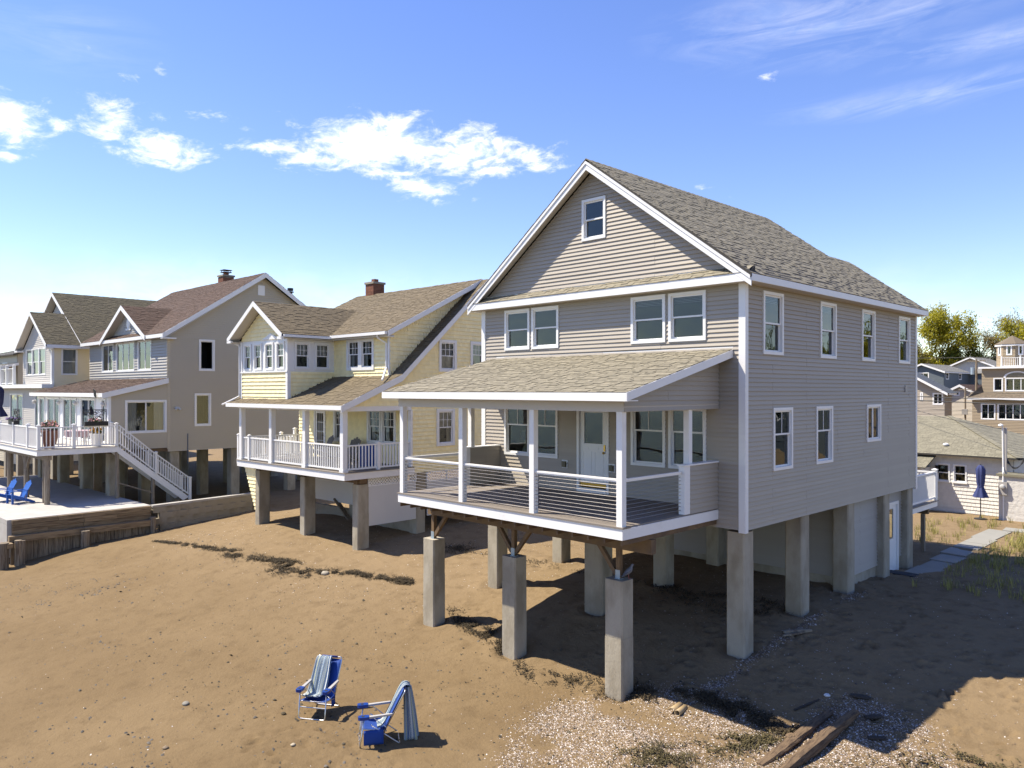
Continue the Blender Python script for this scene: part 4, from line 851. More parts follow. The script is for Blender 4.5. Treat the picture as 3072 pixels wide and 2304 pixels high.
    MB().box(-7.5, .1, .55, .85, 2.66, 2.828).build('deck_girder', M['treated'], H)
    wp = mat('white_pvc_panel', (.70, .69, .68), .5, var=.03); 
    def panel(a, b, z0, z1):
        a = Vector(a); b = Vector(b); n = max(2, int((b-a).length/.3)); P_ = MB().bar(a+Z*((z0+z1)/2), b+Z*((z0+z1)/2), .02, z1-z0).build('skirt_panel', wp, H)
    panel((.02, .95, 0), (.02, 3.15, 0), 1.10, 2.52); lattice(H, (.02, .95, 0), (.02, 3.15, 0), 2.52, 2.86); panel((.02, 3.7, 0), (.02, 9.8, 0), 1.15, 2.46); lattice(H, (.02, 3.7, 0), (.02, 9.8, 0), 2.46, 2.84)
    panel((-7.3, 3.1, 0), (-.5, 3.1, 0), 1.22, 2.84)
    MB().box(-7.5, -.4, 3.3, 3.5, -.2, .95).build('footing_wall', M['concrete2'], H)
    MB().bar((-3.9, 3.0, .45), (-5.3, 3.1, 1.35), .2, .06).build('ramp_board', M['weathered'], H)
    MB().box(-7.85, -.02, 3.0, 10.35, 2.84, 2.9).build('floor_underside', M['treated'], H)
    wall(H, 'far_side_wall', (-7.9, 10.4, 0), (0, -1, 0), 2.85, 6.8, (0, 7.45), EX*6, [], Yw, rows=False); wall(H, 'back_wall', (0, 10.4, 0), (-1, 0, 0), 2.85, 7.0, (0, 7.9), EX*6, [], Yw, rows=False)
    S.finish(roof, 300)
    return H
YELLOW = yellow_house()
# ------------------------------------------------------------------ grey house with the brown roof, and its terrace
GROT = R(1.5); GLOC = (-31.68, -.43, 0)
def foliage(mb, c, r, n, s, flat=1.0, rng=random):
    c = Vector(c)
    for _ in range(n):
        d = Vector((rng.gauss(0, 1), rng.gauss(0, 1), rng.gauss(0, 1)*flat)); d = d.normalized()*r*(rng.random()**.4); p = c+Vector((d.x, d.y, d.z*flat))
        a = Vector((rng.gauss(0, 1), rng.gauss(0, 1), rng.gauss(0, 1))).normalized(); b = a.orthogonal().normalized(); q = a.cross(b); t = s*rng.uniform(.6, 1.3)
        mb.quad(p-b*t-q*t*.6, p+b*t-q*t*.6, p+b*t+q*t*.6, p-b*t+q*t*.6)
    return mb
def grey_house():
    H = thing('grey_house', 'wide greige-sided house with a brown roof, sunroom porch and raised white deck', 'house', GLOC, GROT)
    bpy.context.view_layer.update(); V = M['greige']; F = M['vinyl2']; Wt = M['white']; EX = .115; S = Shingles(H.matrix_world.copy(), M['roofb'])
    RO, RU = (0, 0, 0), (0, 1, 0); rr = 12.30; rsl = .655
    rw = [(1.59, 2.44, 7.0, 8.65), (1.36, 2.24, 4.11, 5.83)]
    wall(H, 'side_wall', RO, RU, 2.88, 8.70, (0, 10.4), EX, [(a+.03, b-.03, c+.03, d-.03) for a, b, c, d in rw], V, rows='join', lip=.04)
    wall(H, 'gable_wall', RO, RU, 8.70, rr, lambda z: (max(0, 5.2-(rr-z)/rsl), min(10.4, 5.2+(rr-z)/rsl)), EX, [], V, rows='join', lip=.04)
    for w in rw: window(H, (.012, 0, 0), RU, *w, kind='case', n=1, casing=.09, depth=.9)
    k = MB().box(.015, .05, 4.9, 5.3, 11.25, 11.8); vt = k.build('gable_vent', Wt, H)
    for j in range(7): MB().bar((.055, 4.93, 11.30+j*.07), (.055, 5.27, 11.30+j*.07), .01, .04).build('vent_slat', Wt, vt)
    FO, FU = (-11.6, 0, 0), (1, 0, 0); g = [(2.18, 4.05, 2), (4.48, 7.25, 3), (7.72, 9.58, 2)]
    wall(H, 'front_wall', FO, FU, 6.55, 8.80, (0, 11.6), EX*1.3, [(a+.03, b-.03, 7.05, 8.66) for a, b, n in g], F, rows='join', lip=.045)
    for a, b, n in g: window(H, FO, FU, a, b, 7.02, 8.69, kind='case', n=n, casing=.08, blind=.35, depth=.9)
    MB().box(-.10, .03, -.03, .0, 3.0, 8.7).box(.005, .03, .0, .12, 2.88, 8.7).build('corner_board', V, H)
    for (o, u, L) in (((-11.6, 10.4, 0), (0, -1, 0), 10.4), ((0, 10.4, 0), (-1, 0, 0), 11.6)): wall(H, 'hidden_wall', o, u, 2.88, 8.70, (0, L), 1, [], V, rows=False)
    roof = slope_x(H, S, -12.1, .36, -.38, 8.86, 5.2, 12.50, name='roof'); slope_x(H, S, -12.1, .36, 10.78, 8.86, 5.2, 12.50, name='back_roof')
    rake_x(H, .34, [(-.40, 8.85), (5.2, 12.49), (10.78, 8.85)], .26); MB().box(-12.1, .34, -.40, -.385, 8.66, 8.84).build('eave_fascia', Wt, H); MB().box(-12.0, .3, -.38, -.01, 8.66, 8.68).build('eave_soffit', M['soffit'], H)
    MB().box(.02, .34, -.38, .30, 8.59, 8.655).build('rake_return', Wt, H); MB().prism([(.03, -.3, 8.62), (.03, 5.2, 12.24), (.03, 5.2, 12.20), (.03, -.3, 8.58)][::-1], (.30, 0, 0)).build('rake_soffit', M['soffit'], H)
    # gable over the windows
    gx0, gx1, gc, gr, gs = -8.62, -1.86, -5.24, 10.66, .545
    wall(H, 'dormer_wall', (-8.4, -.02, 0), (1, 0, 0), 8.92, 10.45, lambda z: (max(0, 3.16-(10.46-z)/gs), min(6.3, 3.16+(10.46-z)/gs)), EX, [], F, rows='join')
    gable_roof_y(H, S, gx0, gx1, gc, 8.82, gr, -.42, 2.6, name='dormer_roof'); gable_rakes(H, gx0, -.45, gc, gr-.01, gx1, 8.81, .026, .24, Wt)
    for sg in (1, -1): MB().prism([(gc, -.42, gr-.24), (gc+sg*3.2, -.42, gr-.24-3.2*gs), (gc+sg*3.2, -.42, gr-.26-3.2*gs), (gc, -.42, gr-.26)], (0, .40, 0)).build('rake_soffit', M['soffit'], H)
    MB().lathe([(.30, 0), (.30, .03), (.24, .035), (.24, .05)], n=16).build('round_vent', Wt, H, mx=Matrix.Translation((gc+.1, -.04, 9.68)) @ Matrix.Rotation(R(90), 4, 'X')); MB().box(gc-.25, gc+.45, -.10, -.035, 9.30, 9.40).build('vent_sill', Wt, H)
    slope_x(H, S, gx0+.3, gx1-.3, -.36, 8.86, -.03, 9.02, t=.05, name='pent_roof')
    chimney(H, -5.9, -5.2, 5.4, 6.1, 12.1, 13.0); MB().box(-5.8, -5.3, 5.5, 6.0, 13.16, 13.2).box(-5.82, -5.28, 5.48, 6.02, 13.30, 13.33).tube([(-5.75, 5.55, 13.2), (-5.75, 5.55, 13.3)], .02, 6).tube([(-5.35, 5.95, 13.2), (-5.35, 5.95, 13.3)], .02, 6).build('chimney_cap', M['black'], H)
    MB().tube([(-1.2, 7.6, 10.6), (-1.2, 7.6, 11.75)], .12, 10).tube([(-1.2, 7.6, 11.75), (-1.2, 7.6, 11.8)], .2, 10).tube([(-1.2, 7.6, 11.85), (-1.2, 7.6, 12.0)], .17, 10).build('stove_pipe', M['black'], H)
    # sunroom porch
    SR = slope_x(H, S, -12.0, .18, -3.12, 5.86, 0, 6.62, name='porch_roof'); MB().box(-12.0, .16, -3.15, -3.125, 5.66, 5.85).build('porch_fascia', Wt, H); rake_x(H, .16, [(-3.14, 5.85), (-.02, 6.61)], .26); MB().box(-11.9, .1, -3.12, -2.80, 5.64, 5.66).build('porch_soffit', M['soffit'], H)
    PO = (-11.7, -2.78, 0); pp = [(.30, 1.42, 1, 0), (1.86, 4.12, 2, 0), (4.70, 6.95, 2, 1), (7.62, 9.80, 2, 0), (10.70, 11.30, 1, 0)]
    wall(H, 'porch_front', PO, FU, 3.05, 5.66, (0, 11.7), 1, [(a+.02, b-.02, 3.42, 5.56) for a, b, n, d in pp], Wt, rows=False)
    for a, b, n, d in pp: window(H, PO, FU, a, b, 3.40, 5.58, kind='slider', n=n, casing=.07, curtain=None if d else 'sides', depth=1.2, name='patio_door' if n > 1 else 'window')
    for x in (-12.0+.05, -7.3, -4.55, -.42):
        l = MB().box(x-.05, x+.05, -2.86, -2.785, 5.30, 5.45).build('porch_lantern', Wt, H); MB().lathe([(.02, 0), (.09, .06), (.10, .13), (.06, .2), (.02, .22)], (x, -2.93, 5.20), 10).build('globe', M['curtain'], l, smooth=True)
    MB().bar((-.62, -3.2, 5.66), (-.40, -3.3, 6.02), .22, .02, up=(0, 1, .4)).build('solar_panel', M['black'], H)
    sw = (.72, 2.72, 3.86, 5.50)
    wall(H, 'porch_side_wall', (0, -2.78, 0), RU, 3.08, 6.42, lambda z: (0.0 if z < 5.72 else (z-5.72)/.245*1.0, 2.76), EX, [(sw[0]+.03, sw[1]-.03, sw[2]+.03, sw[3]-.03)], V, rows='join'); window(H, (0, -2.78, 0), RU, *sw, kind='slider', n=2, casing=.09, curtain='sides', depth=.9)
    MB().box(-.08, .03, -2.82, -2.70, 3.05, 5.7).build('corner_board', Wt, H)
    lw = MB().box(.02, .10, .35, .55, 5.05, 5.15).tube([(.10, .4, 5.08), (.22, .33, 5.0)], .05, 8).tube([(.10, .5, 5.08), (.22, .57, 5.0)], .05, 8).build('floodlight', M['curtain'], H)
    MB().tube([(.06, 1.0, 2.2), (.06, 1.0, 3.75)], .02, 6).build('hose_pole', mat('dull_blue', (.08, .13, .22), .5), H)
    MB().box(-11.6, -.02, -2.7, 10.3, 2.90, 3.06).build('floor_underside', M['treated'], H)
    # deck and stairs
    dz = 3.36
    MB().box(-14.5, 1.12, -6.12, -6.09, 3.08, dz-.03).box(1.09, 1.12, -6.09, -2.70, 3.08, dz-.03).build('deck_fascia', Wt, H)
    dk = MB().box(-14.5, 1.08, -6.08, -2.80, 3.16, dz-.03).build('raised_deck', M['treated'], H); pd_ = mat('pale_decking', (.60, .56, .50), .7, rnd=.04)
    for j in range(24): MB().box(-14.5, 1.15, -6.15+j*.141, -6.015+j*.141, dz-.028, dz).build('deck_board', pd_, dk)
    px = (-5.6, -2.93, -.60, 1.03)
    for x in px: capped_post(H, x, -6.03, dz, 4.44, .13)
    for a, b in zip(px[:-1], px[1:]): railing(H, (a+.07, -6.03, dz), (b-.07, -6.03, dz), h=.98, gap=.115)
    railing(H, (-9.0, -6.03, dz), (-5.67, -6.03, dz), h=.98, gap=.115)
    for y in (-4.62, -2.80): capped_post(H, 1.03, y, dz, 4.44, .13)
    railing(H, (1.03, -5.96, dz), (1.03, -4.69, dz), h=.98, gap=.15); railing(H, (1.03, -4.55, dz), (1.03, -2.87, dz), h=.98, gap=.15)
    capped_post(H, .10, -2.70, dz, 4.44, .12); railing(H, (.17, -2.74, dz), (.96, -2.74, dz), h=.98, gap=.14) if False else None
    st = MB(); a, b = (-2.76, dz-.02), (.62, .62)
    for x in (1.06, .08): st.prism([(x, a[0], a[1]), (x, b[0], b[1]), (x, b[0]-.30, b[1]-.14), (x, a[0], a[1]-.32)][::-1], (.04, 0, 0))
    st = st.build('stair_stringers', Wt, H); nn = 15
    for j in range(nn): y = a[0]+(b[0]-a[0])*(j+.3)/nn; z = a[1]+(b[1]-a[1])*(j+.8)/nn; MB().box(.12, 1.06, y, y+.27, z-.05, z-.015).build('stair_tread', M['greywood'], st)
    for x in (1.08, .10):
        capped_post(H, x, .66, .50, 1.62, .12); capped_post(H, x, -1.0, 1.9, 2.98, .11); railing(H, (x, -2.70, dz+.05), (x, -1.06, 1.98), h=.95, gap=.15); railing(H, (x, -.94, 1.90), (x, .60, .68), h=.95, gap=.15)
    pier_x = (-.1, -3.9, -7.7, -11.4)
    for xa in pier_x:
        for ya in (-2.75, .15, 3.4, 6.8, 9.9): pier(H, xa-.5, xa, ya, ya+.5, -.3, 2.92)
    for x, y in ((.85, -5.65), (.20, -5.55), (-2.6, -5.6), (-5.6, -5.6), (.95, -2.75), (.95, -1.1)): MB().tube([(x, y, .3), (x, y, 3.1 if y < -2 else 2.0)], .12 if y < -5 else .09, 10).build('deck_post', M['greywood'], H)
    MB().box(-8, 1.0, -5.75, -5.50, 2.86, 3.08).build('deck_girder', M['greywood'], H); MB().bar((.95, -2.7, 1.6), (.95, -1.1, .98), .05, .2, up=(1, 0, 0)).build('stair_brace', M['greywood'], H)
    for sx in (-1, 1): MB().bar((-2.6, -5.6, 2.2), (-2.6+sx*.55, -5.6, 2.9), .1, .1, up=(0, 1, 0)).build('knee_brace', M['greywood'], H)
    S.finish(roof, 300)
GREYH = grey_house()
GM = Matrix.Translation(GLOC) @ Matrix.Rotation(GROT, 4, 'Z')
def gthing(name, label, cat, loc, rz=0, group=None): p = GM @ Vector(loc); return thing(name, label, cat, p, GROT+rz, group)
# ---- terrace slab
T = gthing('terrace', 'pale concrete terrace slab below the raised white deck', 'terrace', (0, 0, 0))
for i in range(6):
    for j in range(2): MB().box(-13.2+i*2.94, -13.2+(i+1)*2.94-.012, -8.0+j*2.75, -8.0+(j+1)*2.75-.012, .70, .88).build('slab_panel', M['patio'], T)
MB().box(-13.2, 4.42, -8.0, -2.52, -.6, .69).build('slab_base', M['patio'], T)
# ---- timber bulkhead
B = gthing('timber_bulkhead', 'weathered timber retaining wall holding up the end of the concrete terrace', 'retaining wall', (0, 0, 0))
for j in range(3):
    z = .30+j*.19; cuts = sorted([-7.85, -2.55]+[random.uniform(-7, -3.2) for _ in range(2)])
    for a, b in zip(cuts[:-1], cuts[1:]): MB().box(4.44, 4.55+random.uniform(0, .02), a, b-.012, z, z+.178).build('horizontal_plank', M['weatherh'], B)
for a, b in ((-8.0, -5.35), (-5.33, -2.5)): MB().box(4.56, 4.78, a, b, .03, .28).build('waler_beam', M['weatherh'], B)
y = -7.9
while y < -2.6:
    w = random.uniform(.16, .30); MB().box(4.47+random.uniform(0, .03), 4.555+random.uniform(0, .02), y, y+w-.015, -1.5, .29 if y > -7 else .2).build('sheet_plank', M['weathered'], B); y += w
for y, r, zt, x in ((-8.25, .20, .10, 4.95), (-7.75, .13, .14, 4.98), (-7.62, .12, .12, 5.0), (-5.35, .17, .20, 4.98), (-2.55, .13, .40, 4.72)):
    MB().tube([(x, y, -1.8), (x, y, zt-.3), (x+.005, y, zt)], [r*1.05, r, r*.97], 12).build('pile', M['weathered'], B)
MB().box(4.55, 5.15, -8.15, -7.95, -.12, .06).build('cross_beam', M['weatherh'], B)
# ---- concrete garden wall
Wc = gthing('concrete_wall', 'stained low concrete block wall running between the terrace and yellow house', 'wall', (0, 0, 0))
n = 9
for i in range(n):
    y0 = -2.42+i*.625; 
    for j in range(5):
        z0 = -.55+j*.265; o = .3 if j % 2 else 0; xx = 4.42-(y0+2.42)*.135
        MB().box(xx-.24, xx+random.uniform(-.008, .012), y0+o, y0+.618+o, z0, z0+.262).build('wall_block', M['concrete2'], Wc)
MB().prism([(4.16, -2.45, .775), (4.46, -2.45, .775), (3.68, 3.35, .775), (3.40, 3.35, .775)], (0, 0, .09)).build('wall_cap', M['patio'], Wc)
# ---- adirondack chairs
def adirondack(name, label, m, loc, rz, group):
    C = gthing(name, label, 'garden chair', loc, rz, group)
    for x in (-.27, .27):      # x across, -y is the front
        MB().box(x-.02, x+.02, -.36, -.27, 0, .55).build('front_leg', m, C)
        MB().prism([(x-.018, -.34, .30), (x-.018, -.30, .40), (x-.018, .30, .20), (x-.018, .62, .05), (x-.018, .60, 0), (x-.018, .46, 0), (x-.018, .2, .10)][::-1], (.036, 0, 0)).build('stringer', m, C)
        MB().box(x-.075 if x < 0 else x-.045, x+.045 if x < 0 else x+.075, -.42, .28, .55, .575).build('armrest', m, C); MB().bar((x, .22, .12), (x, .30, .56), .035, .05).build('arm_post', m, C)
    for j in range(6): t = j/5; MB().box(-.26, .26, -.36+j*.098, -.275+j*.098, .405-.165*t, .425-.165*t).build('seat_slat', m, C)
    for j in range(5):
        x = (j-2)*.105; h = .84-abs(j-2)*.06; a = Vector((x*.86, .16, .24)); d = Vector((x*.25, .42, .84)).normalized(); MB().bar(a, a+d*h, .092, .02, up=(0, -.9, .42)).build('back_slat', m, C)
    MB().bar((-.27, .31, .57), (.27, .31, .57), .03, .06).build('back_rail', m, C)
    return C
blue = mat('bright_blue_plastic', (.012, .11, .46), .45)
adirondack('adirondack_chair', 'blue slatted terrace chair nearer the retaining wall, seen whole', blue, (-.55, -6.45, .885), R(8), 'blue chairs on the terrace')
adirondack('adirondack_chair', 'blue slatted terrace chair cut by the left edge of the picture', blue, (-1.75, -6.75, .885), R(10), 'blue chairs on the terrace')
# ---- things on the deck
dkz = 3.362; leafm = mat('planter_leaves', (.05, .10, .025), .6, isl=.4); pink = mat('pink_blossom', (.72, .36, .34), .7, isl=.3); yel = mat('yellow_blossom', (.70, .36, .03), .7, isl=.35); pur = mat('purple_blossom', (.30, .17, .42), .7, isl=.3)
def planter(name, label, loc, prof, pm, fm, r, n):
    P_ = gthing(name, label, 'planter', loc); MB().lathe(prof, n=14).build('pot', pm, P_, smooth=False); z = prof[-1][1]
    tag(foliage(MB(), (0, 0, z+r*.35), r, n, .045, .7).build('leaves', leafm, P_), kind='stuff'); tag(foliage(MB(), (0, 0, z+r*.6), r, n, .04, .7).build('blossoms', fm, P_), kind='stuff')
terra = mat('dark_terracotta', (.17, .055, .03), .6)
planter('flower_pot', 'tall brown pot of pink flowers in the deck corner', (.45, -5.45, dkz), [(.20, 0), (.25, .3), (.33, .75), (.36, .78), (.34, .82)], terra, pink, .36, 150)
planter('flower_pot', 'white pot of yellow flowers behind the deck railing near the stairs', (.65, -3.55, dkz), [(.20, 0), (.26, .4), (.30, .6)], M['white'], yel, .28, 120)
planter('flower_pot', 'brown bowl of orange-yellow flowers in the middle of the deck', (-2.6, -4.6, dkz), [(.26, 0), (.34, .35), (.36, .7)], terra, yel, .38, 150)
def rail_box(label, loc, rz, fm):
    P_ = gthing('railing_planter', label, 'planter', loc, rz); MB().box(-.50, .50, -.12, .12, 0, .20).build('box', M['black'], P_); k = MB().box(-.5, .5, .10, .12, .72, .75).box(-.5, -.47, .10, .12, .2, .72).box(.47, .5, .10, .12, .2, .72)
    rg = random.Random(3)
    for _ in range(26):
        c = Vector((rg.uniform(-.42, .42), .11, rg.uniform(.26, .68))); r = rg.uniform(.04, .08); k.tube([c+Vector((math.cos(t)*r*(1+t*.05), 0, math.sin(t)*r)) for t in np.linspace(0, 5.2, 8)], .011, 5)
    tr = k.build('scroll_screen', M['black'], P_); tag(tr, kind='stuff'); tag(foliage(MB(), (0, 0, .24), .30, 70, .04, .4).build('leaves', leafm, P_), kind='stuff'); tag(foliage(MB(), (0, 0, .28), .36, 60, .035, .35).build('blossoms', fm, P_), kind='stuff')
rail_box('black scroll-backed flower box on the deck rail near the stairs', (1.05, -3.7, 4.345), R(90), pink); rail_box('black scroll-backed box of purple flowers on the left of deck', (-3.3, -5.96, 4.345), 0, pur)
def deck_table():
    P_ = gthing('deck_table', 'round deck table under a pink cloth behind the white railing', 'table', (-.6, -3.9, dkz)); MB().lathe([(.60, .42), (.62, .70), (.60, .72), (.05, .735)], n=20).build('tablecloth', mat('pink_cloth', (.56, .40, .42), .8, var=.2, vscale=9), P_)
    for a in range(4): MB().tube([(.35*math.cos(a*1.57+.7), .35*math.sin(a*1.57+.7), 0), (.3*math.cos(a*1.57+.7), .3*math.sin(a*1.57+.7), .66)], .025, 6).build('leg', M['white'], P_)
deck_table()
def small_table():
    P_ = gthing('side_table', 'small black metal side table behind the deck railing', 'table', (-.5, -5.3, dkz)); MB().box(-.25, .25, -.25, .25, .50, .53).build('table_top', M['black'], P_)
    for x in (-.22, .22):
        for y in (-.22, .22): MB().box(x-.012, x+.012, y-.012, y+.012, 0, .50).build('leg', M['black'], P_)
small_table()
navy = mat('navy_canvas', (.018, .022, .075), .8, var=.15)
def folded_umbrella(P_, h, m, pole=M['black'], base=True, r=.15):
    MB().tube([(0, 0, .05 if base else 0), (0, 0, h)], .02, 8).build('pole', pole, P_)
    if base: MB().lathe([(.25, 0), (.25, .04), (.06, .07), (.03, .16)], n=16).build('base', pole, P_)
    prof = [(h*.40, r*1.55), (h*.43, r*1.45), (h*.56, r*.75), (h*.60, r*.62), (h*.66, r*.8), (h*.80, r*.9), (h*.90, r*.95), (h*.965, r*.6), (h*.985, r*.2)]; n = 24
    g = [[(rr*(1+.20*math.cos(k*math.pi*2/n*6))*math.cos(k*2*math.pi/n), rr*(1+.20*math.cos(k*math.pi*2/n*6))*math.sin(k*2*math.pi/n), z) for k in range(n+1)] for z, rr in prof]
    MB().grid(g).build('canopy', m, P_, smooth=True); MB().lathe([(r*.66, 0), (r*.70, .04), (r*.66, .05)], (0, 0, h*.585), 14).build('strap', m, P_)
U1 = gthing('patio_umbrella', 'folded dark umbrella on the raised deck at the left edge', 'umbrella', (-10.6, -5.0, dkz)); folded_umbrella(U1, 2.9, navy, r=.26)

# ------------------------------------------------------------------ cream house and the house beyond it
def cream_house():
    loc = (-44.86, -2.41, 0); H = thing('cream_house', 'cream and pale sided house with an olive roof and two front gables', 'house', loc, GROT)
    bpy.context.view_layer.update(); F = M['palecream']; C = M['cream']; Wt = M['white']; S = Shingles(H.matrix_world.copy(), M['roofo']); EX = .125
    bo = (-6.27, 0, 0); w = (.75, 5.08, 6.94, 8.66)
    wall(H, 'bay_wall', bo, (1, 0, 0), 6.30, 8.70, (0, 6.27), EX, [(w[0]+.03, w[1]-.03, w[2]+.03, w[3]-.03)], F, rows='join'); wall(H, 'bay_gable', bo, (1, 0, 0), 8.70, 10.55, lambda z: (max(0, 3.14-(10.56-z)/.63), min(6.27, 3.14+(10.56-z)/.63)), EX, [], F, rows='join')
    st = (w[1]-w[0])/3
    for j in range(3): window(H, bo, (1, 0, 0), w[0]+j*st, w[0]+(j+1)*st, w[2], w[3], casing=.06, curtain='full', depth=.9)
    ss = (.51, 1.42, 6.92, 8.60); wall(H, 'side_wall', (0, 0, 0), (0, 1, 0), 3.2, 8.72, (0, 12), EX, [(ss[0]+.03, ss[1]-.03, ss[2]+.03, ss[3]-.03)], C, rows='join'); window(H, (0, 0, 0), (0, 1, 0), *ss, casing=.07, curtain='full', depth=.9)
    MB().box(-.16, .03, -.03, .12, 6.3, 8.7).build('corner_board', Wt, H)
    roof = gable_roof_y(H, S, -6.62, .36, -3.13, 8.78, 10.98, -.42, 6, name='bay_roof'); gable_rakes(H, -6.62, -.44, -3.13, 10.97, .36, 8.77, .026, .22, Wt)
    for sg in (1, -1): MB().prism([(-3.13, -.41, 10.78), (-3.13+sg*3.4, -.41, 8.64), (-3.13+sg*3.4, -.41, 8.62), (-3.13, -.41, 10.76)], (0, .40, 0)).build('rake_soffit', M['soffit'], H)
    MB().box(.34, .40, -.38, 12.2, 8.56, 8.76).build('eave_fascia', Wt, H)
    for x in (-6.6, -.25): MB().box(x, x+.58, -.44, -.02, 8.50, 8.60).build('rake_return', Wt, H)
    wall(H, 'back_gable', (-11.6, 2.0, 0), (1, 0, 0), 8.7, 12.2, lambda z: (max(0, 5.9-(12.2-z)/.62), min(11.6, 5.9+(12.2-z)/.62)), EX, [(5.7, 6.7, 10.1, 11.0)], F, rows='join'); window(H, (-11.6, 2.0, 0), (1, 0, 0), 5.65, 6.75, 10.05, 11.05, kind='fixed', depth=.9)
    gable_roof_y(H, S, -12.0, .40, -5.75, 8.80, 12.62, 1.55, 12.3, name='main_roof'); gable_rakes(H, -12.0, 1.53, -5.75, 12.61, .40, 8.79, .026, .24, Wt)
    for sg in (1, -1): MB().prism([(-5.75, 1.56, 12.40), (-5.75+sg*6.1, 1.56, 8.66), (-5.75+sg*6.1, 1.56, 8.62), (-5.75, 1.56, 12.36)], (0, .45, 0)).build('rake_soffit', M['soffit'], H)
    # ground storey, lower roof edge and balcony
    lo = (-11.6, -.10, 0); lw = [(2.55, 5.75, 2), (8.45, 9.95, 1)]
    wall(H, 'lower_wall', lo, (1, 0, 0), 3.1, 6.14, (0, 11.4), EX, [(a+.03, b-.03, 3.42, 5.72) for a, b, n in lw], F, rows='join')
    for a, b, n in lw: window(H, lo, (1, 0, 0), a, b, 3.4, 5.75, kind='slider', n=n, casing=.07, curtain='sides', depth=.9)
    MB().box(-14.5, .28, -.62, .02, 6.12, 6.36).build('storey_band', Wt, H)
    for x in (-9.9, -8.35, -6.6): capped_post(H, x, -.45, 6.36, 7.66, .16)
    railing(H, (-9.8, -.45, 6.36), (-8.43, -.45, 6.36), h=1.1, gap=.3); railing(H, (-8.27, -.45, 6.36), (-6.68, -.45, 6.36), h=1.1, gap=.3)
    wall(H, 'hidden_wall', (0, 12, 0), (-1, 0, 0), 3.1, 8.7, (0, 11.6), 1, [], C, rows=False); wall(H, 'hidden_wall', (-11.6, 12, 0), (0, -1, 0), 3.1, 8.7, (0, 10), 1, [], C, rows=False)
    for xa in (-.2, -4, -8, -11.2):
        for ya in (.1, 4, 8): pier(H, xa-.5, xa, ya, ya+.5, -.4, 3.12)
    MB().box(-11.5, -.1, 0, 11.9, 3.05, 3.14).build('floor_underside', M['treated'], H)
    S.finish(roof, 300)
cream_house()
def far_left_house():
    H = thing('grey_roofed_house', 'house with a plain grey shingle roof at the far left behind the cream house', 'house', (-65.8, -.3, 0), GROT); bpy.context.view_layer.update(); S = Shingles(H.matrix_world.copy(), M['roofgrey'])
    wall(H, 'front_wall', (-12, 0, 0), (1, 0, 0), 0, 9.0, (0, 14), .15, [(9.5, 11.0, 6.8, 8.3)], M['greige'], rows='join'); window(H, (-12, 0, 0), (1, 0, 0), 9.5, 11, 6.8, 8.3); wall(H, 'side_wall', (2, 0, 0), (0, 1, 0), 0, 9.0, (0, 10), .15, [], M['greige'], rows='join')
    r = slope_x(H, S, -12.4, 2.4, -.4, 8.9, 5, 10.3); slope_x(H, S, -12.4, 2.4, 10.4, 8.9, 5, 10.3, name='back_roof'); slope_x(H, S, -6, 2.4, -3.2, 7.4, -.02, 8.2, name='porch_roof'); rake_x(H, 2.40, [(-3.2, 7.4), (0, 8.2)], .2); MB().box(-6, 2.4, -3.23, -3.2, 7.2, 7.39).build('porch_fascia', M['white'], H); MB().tube([(-2, 2, 10), (-2, 2, 10.6)], .08, 8).build('vent_pipe', M['black'], H)
    for x in (-6, 2.2): MB().box(x-.1, x+.1, -3.1, -2.9, 0, 7.2).build('porch_post', M['white'], H)
    S.finish(r, 200)
far_left_house()
# porch furniture on the yellow house
YM = Matrix.Translation((-14.96, -.58, 0)) @ Matrix.Rotation(R(2), 4, 'Z')
def at_yellow(o, loc, rz): o.location = YM @ Vector(loc); o.rotation_euler = (0, 0, R(2)+rz)
gw = mat('grey_resin', (.20, .19, .17), .6)
for lab, l, rz in (('grey slatted porch chair beside the yellow house door', (-5.0, 2.2, 3.105), R(-10)), ('grey slatted porch chair in front of the paired porch windows', (-2.9, 2.1, 3.105), R(12))):
    at_yellow(adirondack('porch_chair', lab, gw, (0, 0, 0), 0, 'grey chairs on the yellow porch'), l, rz)
